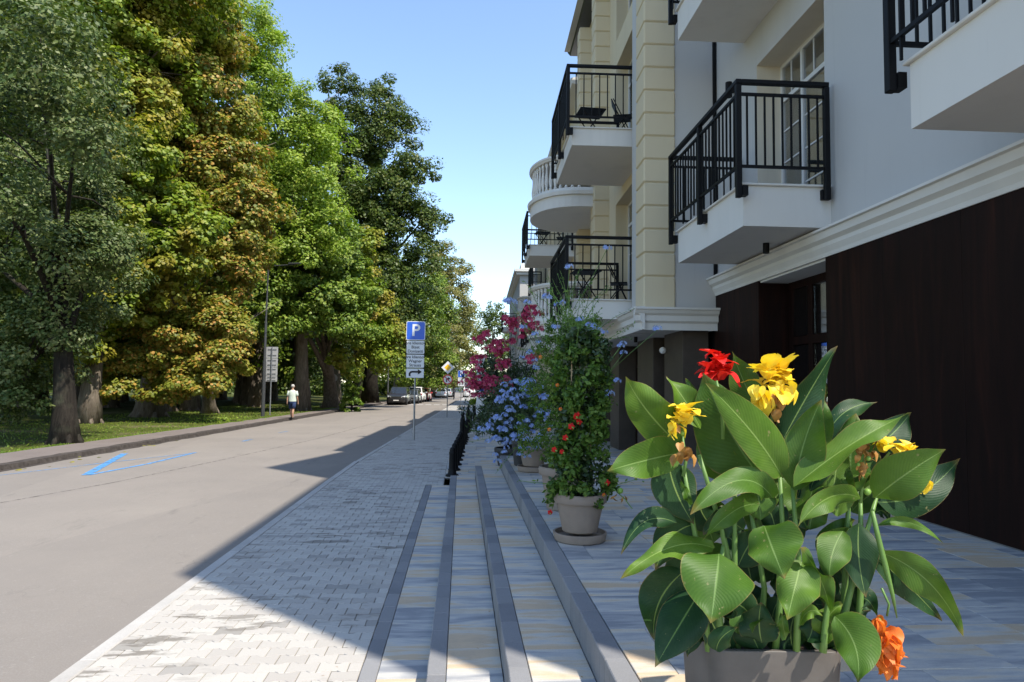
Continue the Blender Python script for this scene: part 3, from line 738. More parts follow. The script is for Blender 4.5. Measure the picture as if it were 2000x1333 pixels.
bB2 = balcony(B, 14.2, 17.35, 7.42, 1.4, .40, WX); bB1 = balcony(B, 14.2, 17.35, 3.70, 1.4, .42, WX)
def round_balcony(parent, yc, zs, hw=1.75, xo=-1.72, xw=WX, n=26):
    """white balcony with a rounded front and a turned balustrade"""
    def outline(k, grow=0.):
        a = -math.pi/2+math.pi*k/n; return (xw-.55+(xo-xw+.55-grow)*math.cos(a)**.8 if abs(math.cos(a)) > 1e-6 else xw-.55, yc+(hw+grow)*math.sin(a))
    def ring(z0, z1, g0, g1, inner=None):
        v = []
        for z, g in ((z0, g0), (z1, g1)):
            v += [(xw, yc-hw-g, z)]+[(*outline(k, g), z) for k in range(n+1)]+[(xw, yc+hw+g, z)]
        return v
    mb = MB(); N = n+3
    def solid(z0, z1, g0, g1):
        v = ring(z0, z1, g0, g1); mb.add(v, [tuple(range(N))[::-1], tuple(range(N, 2*N))]+[(i, i+1, N+i+1, N+i) for i in range(N-1)])
    solid(zs-.45, zs-.10, 0, 0); solid(zs-.099, zs, .07, .09); solid(zs+.001, zs+.12, 0, -.02)
    sb = mb.obj('round_balcony', M['offwhite'], parent)
    mb = MB(); solid(zs+.98, zs+1.04, -.01, .03); solid(zs+1.041, zs+1.1, .04, .04); mb.obj('handrail', M['offwhite'], sb)
    bm2 = MB().lathe([(.05, .12), (.05, .18), (.03, .2), (.055, .34), (.06, .42), (.035, .7), (.03, .84), (.05, .88), (.05, .98)], 8).mesh('baluster', M['offwhite'], True)
    for k in range(1, n):
        x, y = outline(k, -.10); link('baluster', bm2, sb, (x, y, zs))
    return sb
round_balcony(B, 21.0, 7.45); round_balcony(B, 21.0, 3.72)

# --- C: further wings
C_ = thing('hotel_wing', 'further cream hotel wing with a railed balcony seen past the rounded balcony', 'building', (3.161, 0, 0), R(-1.65))
hC = [(27.8, 29.8, 7.5, 10.3), (27.8, 29.8, 3.7, 6.5), (32, 34, 7.5, 10.3), (32, 34, 3.7, 6.5), (32, 34, 11, 12.6), (27.8, 29.8, 11, 12.6), (39.4, 41.2, 7.5, 10.2), (39.4, 41.2, 3.7, 6.4)]
YC0, YC1, CH = 25.3, 46., 13.4
q = MB(); facade(q, YC0, YC1, 0, CH, hC, .5); q.add([(.5,YC0,0),(9,YC0,0),(9,YC0,CH),(.5,YC0,CH),(9,YC1,0),(9,YC1,CH),(.5,YC1,CH),(.5,YC1,0)], [(0,1,2,3),(1,4,5,2),(3,2,5,6),(4,7,6,5)])
q.obj('wall', M['cream'], C_, fix=False)
for h in hC:
    q = MB(); reveals(q, h, .5, .3); q.obj('window_reveal', M['cream'], C_, fix=False)
    window(C_, h, .78, 2, h[3]-.5)
BOX('room_back', M['dark'], C_, 2.5, 2.6, YC0+.2, YC1-.3, .2, 13)
bC = balcony(C_, 27.1, 30.3, 7.48, 1.42, .45, .5); balcony(C_, 27.1, 30.3, 3.7, 1.42, .45, .5); balcony(C_, 38.6, 41.8, 7.46, .35, .45, .5)
quoin(C_, .3, .4, YC0-.05, .6, .2, 13., 'cream'); quoin(C_, .3, .4, 35.8, .6, .2, 13., 'cream')
MB().prism([(.5, 13.2), (.1, 13.3), (.05, 13.5), (.5, 13.6)], 1, YC0-.1, YC1+.1).obj('roof_edge', M['offwhite'], C_)
for y0, y1, hh in ((27.5, 31.5, 2.4), (36, 39, 2.0), (42.5, 44.5, 1.6)): BOX('dormer', M['white'], C_, .9, 4, y0, y1, CH, CH+hh)
C2 = thing('hotel_wing', 'set back white hotel wing between the cream wings and the far white house', 'building', (4.0, 0, 0), R(-1.65))
hD = [(52, 54, 3.7, 6.4), (52, 54, 7.5, 10.2)]
q = MB(); facade(q, 47.5, 58, 0, 12.6, hD, .4); q.add([(.4,47.5,0),(9,47.5,0),(9,47.5,12.6),(.4,47.5,12.6),(9,58,0),(9,58,12.6),(.4,58,12.6)], [(0,1,2,3),(1,4,5,2),(3,2,5,6)])
q.obj('wall', M['white'], C2, fix=False)
for h in hD:
    q = MB(); reveals(q, h, .4, .3); q.obj('window_reveal', M['white'], C2, fix=False); window(C2, h, .66, 2, None)
BOX('room_back', M['dark'], C2, 2.5, 2.6, 47.7, 57.8, .2, 12)
round_balcony(C2, 53, 7.4, 1.6, -1.3, .4); round_balcony(C2, 53, 3.6, 1.6, -1.3, .4)
Dh = thing('far_house', 'far white house with sunlit end wall and stepped cornice above the oleander', 'building', (3.2, 0, 0), R(-1.65))
hE = [(63, 64.5, 7.3, 9.5), (67, 68.5, 7.3, 9.5), (72, 73.5, 7.3, 9.5), (63, 64.5, 3.6, 5.9), (67, 68.5, 3.6, 5.9), (72, 73.5, 3.6, 5.9), (78, 79.5, 7.3, 9.5)]
q = MB(); facade(q, 61, 84, -.5, 11.6, hE, .1); q.add([(.1,61,0),(12,61,0),(12,61,11.6),(.1,61,11.6),(12,84,0),(12,84,11.6),(.1,84,11.6)], [(0,1,2,3),(1,4,5,2),(3,2,5,6)])
q.obj('wall', M['white'], Dh, fix=False)
for h in hE:
    q = MB(); reveals(q, h, .1, .25); q.obj('window_reveal', M['white'], Dh, fix=False); window(Dh, h, .33, 2, None, curtain=False)
BOX('room_back', M['dark'], Dh, 2.5, 2.6, 61.2, 83.8, .2, 11)
MB().box(-.25, 12, 60.7, 84.2, 11.6, 11.85).box(-.4, 12.1, 60.5, 84.4, 11.86, 12.1).box(.2, 11.8, 61.2, 84, 12.1, 12.7).obj('cornice', M['offwhite'], Dh)
balcony(Dh, 64.8, 68, 7.2, 1.3, .4, .1)
D2 = thing('far_house', 'low pale building closing the far end of the street', 'building', (-2, 190, gz(190)), 0)
q = MB().box(-8, 16, 0, 10, 0, 5.2).box(-8.3, 16.3, -.3, 10, 5.2, 5.5); q.obj('wall', M['white'], D2)
for k in range(6):
    BOX('window', M['carglass'], D2, -6+3.6*k, -4.4+3.6*k, -.05, .02, 1.4, 3.6)

# balcony furniture
def folding_chair(loc, rz, label, folded=False):
    t = thing('folding_chair', label, 'chair', loc, rz, 'black folding balcony chairs')
    def bar(n, a, b, r_=.013): MB().tube([a, b], r_, 6).obj(n, M['black'], t)
    for x in (-.2, .2):
        bar('back_leg', (x, -.22, .0), (x, .18, .84)); bar('front_leg', (x*.9, .24, .0), (x*.9, -.12, .46))
    MB().bbox(-.22, .22, -.2, .18, .44, .465, .006).obj('seat', M['black'], t)
    b_ = MB().bbox(-.21, .21, -.012, .012, 0, .24, .005).obj('backrest', M['black'], t, (0, .12, .62), (R(-25), 0, 0))
    bar('stretcher', (-.2, .16, .09), (.2, .16, .09)); return t
def folding_table(loc, rz, label):
    t = thing('folding_table', label, 'table', loc, rz, 'black folding balcony tables')
    MB().bbox(-.3, .3, -.3, .3, .70, .73, .006).obj('tabletop', M['black'], t)
    for y in (-.24, .24):
        MB().tube([(-.26, y, 0), (.22, y, .70)], .014, 6).obj('leg', M['black'], t); MB().tube([(.26, y, 0), (-.22, y, .70)], .014, 6).obj('leg', M['black'], t)
    return t
folding_table(local(B, -.85, 15.2, 3.70), R(4), 'black folding table on the lower cream balcony')
folding_chair(local(B, -.12, 15.1, 3.70), R(75), 'black folding chair facing the table on the lower cream balcony')
folding_table(local(B, -.75, 15.3, 7.42), R(4), 'black folding table on the upper cream balcony')
folding_chair(local(B, -.10, 14.9, 7.42), R(75), 'black folding chair by the window on the upper cream balcony')
folding_table(local(C_, -.7, 28.3, 7.48), R(4), 'black folding table on the further balcony')
folding_chair(local(C_, .05, 28.0, 7.48), R(75), 'black folding chair on the further balcony')

# ------------------------------------------------------------------ signs and lamps
def text_mesh(name, s, size, mat, parent, loc, bold=0.):
    cu = bpy.data.curves.new('t', 'FONT'); cu.body = s; cu.size = size; cu.align_x = 'CENTER'; cu.align_y = 'CENTER'; cu.extrude = .001; cu.offset = bold
    o = bpy.data.objects.new('t', cu); COL.objects.link(o); dg = bpy.context.evaluated_depsgraph_get(); dg.update()
    me = bpy.data.meshes.new_from_object(o.evaluated_get(dg)); bpy.data.objects.remove(o); me.materials.clear(); me.materials.append(mat)
    return link(name, me, parent, loc, (R(90), 0, 0))
def rrect(w_, h, r_, n=5):
    p = []
    for cx, cz, a0 in ((w_/2-r_, h/2-r_, 0), (-w_/2+r_, h/2-r_, 90), (-w_/2+r_, -h/2+r_, 180), (w_/2-r_, -h/2+r_, 270)):
        for k in range(n): a = R(a0+90*k/(n-1)); p.append((cx+r_*math.cos(a), cz+r_*math.sin(a)))
    return p
def plate(name, mat, parent, poly, y0, y1, zc, xc=0.):
    return MB().prism([(x+xc, z+zc) for x, z in poly], 1, y0, y1).obj(name, mat, parent)
def arrow(mat, parent, zc, s=1.):
    p = [(-.17,-.08),(-.17,.0),(-.13,.05),(-.08,.065),(.08,.065),(.08,.115),(.19,.04),(.08,-.035),(.08,.015),(-.07,.015),(-.105,.005),(-.12,-.02),(-.12,-.08)]
    return plate('arrow', mat, parent, [(x*s, z*s) for x, z in p], -.0665, -.063, zc)
def p_sign(loc, tot, sz, lines, label, detail=True, tilt=0.):
    t = thing('parking_sign', label, 'sign', loc, tilt)
    MB().tube([(0, 0, -.1), (0, 0, tot)], .032, 12).obj('pole', M['steel'], t, smooth='auto')
    MB().lathe([(.034, tot), (.02, tot+.02)], 12).obj('cap', M['pot_dark'], t)
    z = tot-sz/2+.02
    b = plate('sign_plate', M['signwhite'], t, rrect(sz, sz, .05), -.055, -.04, z)
    plate('blue_field', M['signblue'], b, rrect(sz-.04, sz-.04, .04), -.059, -.056, z)
    text_mesh('letter', 'P', sz*.88, M['signwhite'], b, (.0, -.0605, z-.0), sz*.016)
    z -= sz/2
    for ln in lines:
        h = sz*(.72 if ln else .52); z -= h/2+.012
        pl = plate('supplementary_plate', M['pot_dark'], t, rrect(sz*.97, h, .03), -.055, -.04, z)
        plate('white_field', M['signgrey'], pl, rrect(sz*.97-.025, h-.025, .025), -.059, -.056, z)
        if ln and detail:
            for i, s in enumerate(ln): text_mesh('lettering', s, sz*.215, M['ink'], pl, (0, -.0602, z+h*.30-h*.30*i), .002)
        elif ln:
            for i in range(3): BOX('lettering', M['ink'], pl, -sz*.3, sz*.3, -.0612, -.0602, z+h*.25-h*.25*i-.012, z+h*.25-h*.25*i+.012)
        else: arrow(M['ink'], pl, z, sz*1.15/.6)
        z -= h/2
    return t
g = on_ground(808, 860); k = g.y/F
p_sign(g, (862-634)*k, 36.5*k, [['pre klientov', 'Bizet', 'Donizetti'], ['pre klientov', 'Wagner', 'Strauss'], None], 'blue P parking sign with three white plates, nearest on the sidewalk', True, R(-2))
g = on_ground(900, 797); k = g.y/F
p_sign(g, (798-726)*k, 13.5*k, [['a'], None], 'second, smaller looking P parking sign further along the sidewalk', False)
def no_right_turn(parent, z, r_):
    b = plate('round_plate', M['signred'], parent, [(r_*math.cos(2*math.pi*k/28), r_*math.sin(2*math.pi*k/28)) for k in range(28)], -.055, -.04, z)
    plate('white_field', M['signwhite'], b, [(r_*.78*math.cos(2*math.pi*k/28), r_*.78*math.sin(2*math.pi*k/28)) for k in range(28)], -.059, -.056, z)
    s = r_/.3; p = [(-.09,-.16),(-.09,.03),(-.05,.08),(.03,.08),(.03,.14),(.16,.05),(.03,-.03),(.03,.02),(-.02,.02),(-.03,.0),(-.03,-.16)]
    plate('arrow', M['ink'], b, [(x*s, q_*s) for x, q_ in p], -.062, -.0595, z)
    a = R(-45); d = r_*.82; hw = r_*.08; cs, sn = math.cos(a), math.sin(a)
    plate('red_bar', M['signred'], b, [(cs*x-sn*q_, sn*x+cs*q_) for x, q_ in ((-d,-hw),(d,-hw),(d,hw),(-d,hw))], -.065, -.0625, z)
def prio_sign(loc, tot, dia, r_, label):
    t = thing('priority_sign', label, 'sign', loc)
    MB().tube([(0, 0, -.1), (0, 0, tot)], .03, 10).obj('pole', M['steel'], t, smooth='auto')
    zc = tot-dia*.72; d = lambda s: [(0, s), (-s, 0), (0, -s), (s, 0)]
    b = plate('diamond_plate', M['signwhite'], t, d(dia*.74), -.055, -.04, zc)
    plate('yellow_field', M['signyellow'], b, d(dia*.40), -.059, -.056, zc)
    no_right_turn(t, zc-dia*.74-r_-.03, r_); return t
g = on_ground(873, 815); k = g.y/F
prio_sign(g, (816-708)*k, 17*k, 9.7*k, 'white and yellow diamond priority sign above a red no right turn sign')
g = on_ground(908, 790); k = g.y/F
prio_sign(g, (791-734)*k, 8.5*k, 5*k, 'smaller far diamond and no right turn sign half behind the pink flowers')
# signs seen from behind on the left
g = on_ground(527, 812, .05); k = g.y/F; t = thing('road_sign', 'tall rectangular road sign seen from behind beside the lamp post', 'sign', g)
MB().tube([(0, 0, -.1), (0, 0, 130*k)], .035, 10).obj('pole', M['steel'], t)
z = 131*k
for h in (22, 17, 17, 11):
    hh = h*k; b = plate('sign_plate', M['signback'], t, rrect(22*k, hh-.02, .03), .04, .055, z-hh/2)
    for s in (.25, .75): BOX('clamp', M['steel'], b, -8*k, 8*k, .02, .039, z-hh*s-.02, z-hh*s+.02)
    z -= hh
g = on_ground(649.5, 797, .05); k = g.y/F; t = thing('road_sign', 'round road sign seen from behind in front of the forked tree', 'sign', g)
MB().tube([(0, 0, -.1), (0, 0, 62*k)], .03, 10).obj('pole', M['steel'], t)
plate('round_plate', M['signback'], t, [(7.6*k*math.cos(.2244*i), 7.6*k*math.sin(.2244*i)) for i in range(28)], .04, .055, 57*k)
g = on_ground(729, 786, .05); k = g.y/F; t = thing('road_sign', 'small rectangular sign seen from behind near the parked dark car', 'sign', g)
MB().tube([(0, 0, -.1), (0, 0, 53*k)], .03, 8).obj('pole', M['steel'], t)
for i, (z, h) in enumerate(((48, 9), (37.5, 11))): plate('sign_plate', M['signback'], t, rrect(11*k, h*k, .03), .04, .055, z*k)
g = on_ground(858, 775, .05); k = g.y/F; t = thing('road_sign', 'distant sign seen from behind above the white parked car', 'sign', g)
MB().tube([(0, 0, -.1), (0, 0, 32*k)], .03, 8).obj('pole', M['steel'], t); plate('sign_plate', M['signback'], t, rrect(6*k, 8*k, .03), .04, .055, 28*k)
def street_lamp(x, y, top, armpx, label):
    g = on_ground(x, y, .05); k = g.y/F; h = (y-top)*k; t = thing('street_lamp', label, 'lamp', g, 0, 'street lamps along the park edge')
    MB().tube([(0, 0, -.1), (0, 0, h*.36), (0, 0, h*.37), (0, 0, h*.62), (0, 0, h*.63), (.03, 0, h)], [.105, .095, .075, .07, .05, .045], 10).obj('pole', M['lamp'], t, smooth='auto')
    a = armpx*k; MB().tube([(.03, 0, h-.02), (a*.7, 0, h+.1)], .028, 8).obj('arm', M['lamp'], t)
    MB().bbox(a*.68, a, -.11, .11, h+.07, h+.13, .02).obj('lamp_head', M['lamp'], t, rot=(0, R(-2), 0)); return t
street_lamp(513, 813, 525, 72, 'tall dark street lamp with a horizontal arm left of the walking man')
street_lamp(757, 787, 690, 14, 'slim distant street lamp behind the dark parked car')
street_lamp(834, 777, 722, 10, 'farthest slim street lamp behind the red parked car')

# ------------------------------------------------------------------ cast iron bollards along the promenade
def bollard(h, finial):
    mb = MB(); s = h/.46
    mb.lathe([(.10, 0), (.10, .03), (.085, .05), (.07, .10*s), (.062, .13*s), (.066, .15*s), (.066, .17*s), (.062, .36*s), (.066, .375*s), (.066, .40*s), (.055, .415*s), (.058, .44*s), (.04, .475*s), (.012, .49*s)], 14)
    body = mb.mesh('bollard_shaft', M['black'], 'auto')
    base = MB().lathe([(.125, 0), (.125, .025), (.105, .045)], 8).mesh('bollard_base', M['black'])
    fin = None
    if finial: fin = MB().ball((0, 0, h*1.07+.05), .045, 12, 1.15).lathe([(.03, h*1.05), (.02, h*1.09)], 10).mesh('finial', M['black'], True)
    return body, base, fin
bs, bt = bollard(.52, False), bollard(.82, True)
def put_bollard(x, y, tall, label):
    t = thing('bollard', label, 'bollard', (x, y, gz(y)+PZ), 0, 'black iron bollards along the promenade edge')
    a, b, f_ = bt if tall else bs
    link('shaft', a, t); link('base', b, t, (0, 0, .001))
    if f_: link('finial', f_, t)
A0, A1 = Vector((-.15, 13.10)), Vector((.06, 19.6))
for i in range(6):
    p = A0.lerp(A1, i/7.); put_bollard(p.x, p.y, False, 'short black iron bollard in the near row beside the steps' if i else 'first black iron bollard, nearest to the foot of the steps')
for i in range(2):
    p = A0.lerp(A1, (6.1+.75*i)/7.); put_bollard(p.x, p.y, True, ['taller black bollard with ball finial ending the near row', 'taller black bollard with ball finial starting the second row'][i])
for i in range(6):
    p = A0.lerp(A1, (7.6+.9*i)/7.); put_bollard(p.x, p.y, False, 'short black iron bollard in the second row beyond the finials')
for i in range(2):
    p = A0.lerp(A1, (13.4+.8*i)/7.); put_bollard(p.x, p.y, True, 'tall black bollard with finial further along the promenade')
for i in range(4):
    p = A0.lerp(A1, (16+1.1*i)/7.); put_bollard(p.x, p.y, False, 'far short black bollard near the grass planter')
for i, y in enumerate((18.55, 23.0)):
    tag(BOX('stone_block', M['kerb_light'], None, .12+.03*i, .42+.03*i, y, y+.25, gz(y)+PZ-.01, gz(y)+PZ+.12, b=.01), ['small pale stone block beside the gap between the bollard rows', 'second pale stone block further along the bollards'][i], 'block', 'stone blocks')

# ------------------------------------------------------------------ people
def skin_body(name, joints, edges, parent, mat, sub=2):
    me = bpy.data.meshes.new(name); me.from_pydata([j[0] for j in joints], edges, [])
    o = link(name, me, parent); me.materials.append(mat)
    o.modifiers.new('s', 'SKIN'); o.modifiers.new('d', 'SUBSURF').levels = sub
    sv = me.skin_vertices[0].data
    for i, j in enumerate(joints): sv[i].radius = (j[1], j[1] if len(j) < 3 else j[2]); sv[i].use_root = (i == 0)
    dg = bpy.context.evaluated_depsgraph_get(); dg.update()
    m2 = bpy.data.meshes.new_from_object(o.evaluated_get(dg)); o.modifiers.clear(); o.data = m2
    m2.polygons.foreach_set('use_smooth', [True]*len(m2.polygons)); m2.materials.clear(); m2.materials.append(mat); return o
M['skin'] = plain('skin', (.42,.24,.16), .55, .35); M['hair'] = plain('grey_hair', (.42,.40,.37), .8, .2, scale=60)
M['tee'] = plain('pale_tshirt', (.52,.58,.50), .9, .1, scale=5); M['navy'] = plain('navy_shorts', (.03,.045,.10), .9, .1)
M['shoe'] = plain('dark_shoes', (.05,.045,.04), .7, .3); M['darkcloth'] = plain('dark_clothes', (.03,.025,.03), .9, .1); M['hairdark'] = plain('dark_hair', (.03,.02,.015), .8, .2)
def person(loc, rz, label, h=1.76):
    t = thing('person', label, 'person', loc, rz); s = h/1.76
    J = [((0,0,.98*s), .135, .10), ((0,0,1.15*s), .135, .095), ((0,-.005,1.35*s), .155, .10), ((0,-.01,1.47*s), .08, .07), ((0,-.005,1.54*s), .05), ((0,.005,1.61*s), .07, .08), ((0,.01,1.69*s), .072, .085), ((0,.005,1.745*s), .045, .055)]
    E_ = [(0,1),(1,2),(2,3),(3,4),(4,5),(5,6),(6,7)]
    def chain(root, js):
        p = root
        for j in js: J.append(j); E_.append((p, len(J)-1)); p = len(J)-1
        return p
    for sx in (-1, 1):
        w_ = chain(2, [((sx*.19,0,1.41*s), .06), ((sx*.245,-.01,1.13*s), .045), ((sx*.26,.06*sx+.03,.90*s), .03), ((sx*.262,.07*sx+.04,.84*s), .034, .02)])
        for k in range(4): chain(w_, [((sx*(.262+.004*k), .045+.07*sx+.018*(k-1.5), .795*s), .0095), ((sx*(.255+.004*k), .05+.07*sx+.018*(k-1.5), (.755-.008*abs(k-1.5))*s), .008)])
        chain(w_, [((sx*.245, .09+.07*sx, .82*s), .010), ((sx*.24, .10+.07*sx, .785*s), .008)])
    for sx, st in ((-1, .20), (1, -.16)):
        chain(0, [((sx*.085,0,.90*s), .095), ((sx*.095,.5*st,.52*s), .06), ((sx*.095,.55*st-(.08 if st < 0 else .02),.33*s), .055), ((sx*.095,st,.10*s), .036), ((sx*.1,st+.02,.045), .035), ((sx*.105,st+.13,.03), .03)])
    b = skin_body('body', J, E_, t, M['skin'])
    def shell(name, prof, mat, n=16):
        mb = MB(); v = []; f = []
        for (z, rx, ry, cy) in prof:
            for k in range(n): a = 2*math.pi*k/n; v.append((rx*math.cos(a), cy+ry*math.sin(a), z*s))
        for i in range(len(prof)-1):
            for k in range(n): f.append((i*n+k, i*n+(k+1) % n, (i+1)*n+(k+1) % n, (i+1)*n+k))
        f.append(tuple((len(prof)-1)*n+k for k in range(n))); mb.add(v, f); return mb.obj(name, mat, b, smooth=True)
    shell('t_shirt', [(.90,.205,.155,0),(1.0,.20,.15,0),(1.2,.20,.145,0),(1.36,.215,.14,0),(1.44,.17,.11,0),(1.50,.07,.065,0)], M['tee'])
    for sx in (-1, 1): MB().tube([(sx*.17,0,1.42*s),(sx*.225,-.005,1.27*s),(sx*.24,-.008,1.18*s)], [.085,.075,.078], 12).obj('sleeve', M['tee'], b, smooth=True)
    shell('shorts', [(.80,.19,.14,0),(.88,.20,.15,0),(.97,.185,.14,0)], M['navy'])
    for sx, st in ((-1,.20),(1,-.16)): MB().tube([(sx*.095,0,.86*s),(sx*.10,.26*st,.70*s),(sx*.10,.48*st,.54*s)], [.105,.105,.11], 12).obj('shorts_leg', M['navy'], b, smooth=True)
    for sx, st in ((-1,.20),(1,-.16)): MB().tube([(sx*.1,st-.05,.045),(sx*.1,st+.04,.055),(sx*.105,st+.17,.035)], [.045,.052,.035], 10).obj('shoe', M['shoe'], b, smooth=True)
    hm = MB(); hm.ball((0,-.006,1.69*s), .094, 14, 1.05); hm.obj('hair', M['hair'], b, smooth=True)
    for sx in (-1, 1): MB().ball((sx*.09,.01,1.655*s), .022, 8, 1.4).obj('ear', M['skin'], b, smooth=True)
    MB().tube([(0,.085,1.68*s),(0,.115,1.645*s)], [.012,.02], 8).obj('nose', M['skin'], b, smooth=True)
    return t
g = on_ground(570, 818.5, .05); person(g, R(-6), 'man in pale T-shirt and navy shorts walking away on the left pavement')
# cyclist
g = on_ground(886, 781); t = thing('bicycle', 'dark bicycle ridden along the far road', 'bicycle', g, R(4))
for y in (-.52, .52):
    wv = MB(); wv.tube([(0, y+.33*math.cos(a*.2618), .34+.33*math.sin(a*.2618)) for a in range(25)], .02, 6, False); wv.obj('wheel', M['rubber'], t)
for n_, a, b in (('frame', (0,-.52,.34), (0,-.15,.85)), ('frame', (0,-.1,.32), (0,.38,.85)), ('frame', (0,-.15,.8), (0,.38,.85)), ('fork', (0,.38,.98), (0,.52,.34)), ('handlebar', (-.28,.36,1.02), (.28,.36,1.02))): MB().tube([a, b], .018, 6).obj(n_, M['black'], t)
MB().bbox(-.07, .07, -.28, -.05, .86, .91, .02).obj('saddle', M['black'], t)
t = thing('person', 'cyclist in dark clothes riding down the far road', 'person', g+Vector((0, 0, 0)), R(4))
J = [((0,-.18,.98), .13, .11), ((0,-.08,1.2), .13, .10), ((0,.02,1.42), .14, .09), ((0,.05,1.52), .05), ((0,.08,1.62), .08), ((0,.08,1.72), .07)]; E_ = [(0,1),(1,2),(2,3),(3,4),(4,5)]
for sx, kz in ((-1, .30), (1, .12)):
    i0 = len(J); J += [((sx*.09,-.1,.92), .08), ((sx*.11,.18,.68+kz*.4), .06), ((sx*.1,-.02,kz+.12), .04), ((sx*.1,.08,kz+.06), .035)]; E_ += [(0,i0),(i0,i0+1),(i0+1,i0+2),(i0+2,i0+3)]
    i0 = len(J); J += [((sx*.19,.04,1.38), .05), ((sx*.25,.18,1.18), .04), ((sx*.24,.34,1.05), .03)]; E_ += [(2,i0),(i0,i0+1),(i0+1,i0+2)]
b = skin_body('body', J, E_, t, M['darkcloth'], 1); MB().ball((0,.07,1.70), .10, 12).obj('hair', M['hairdark'], b, smooth=True)

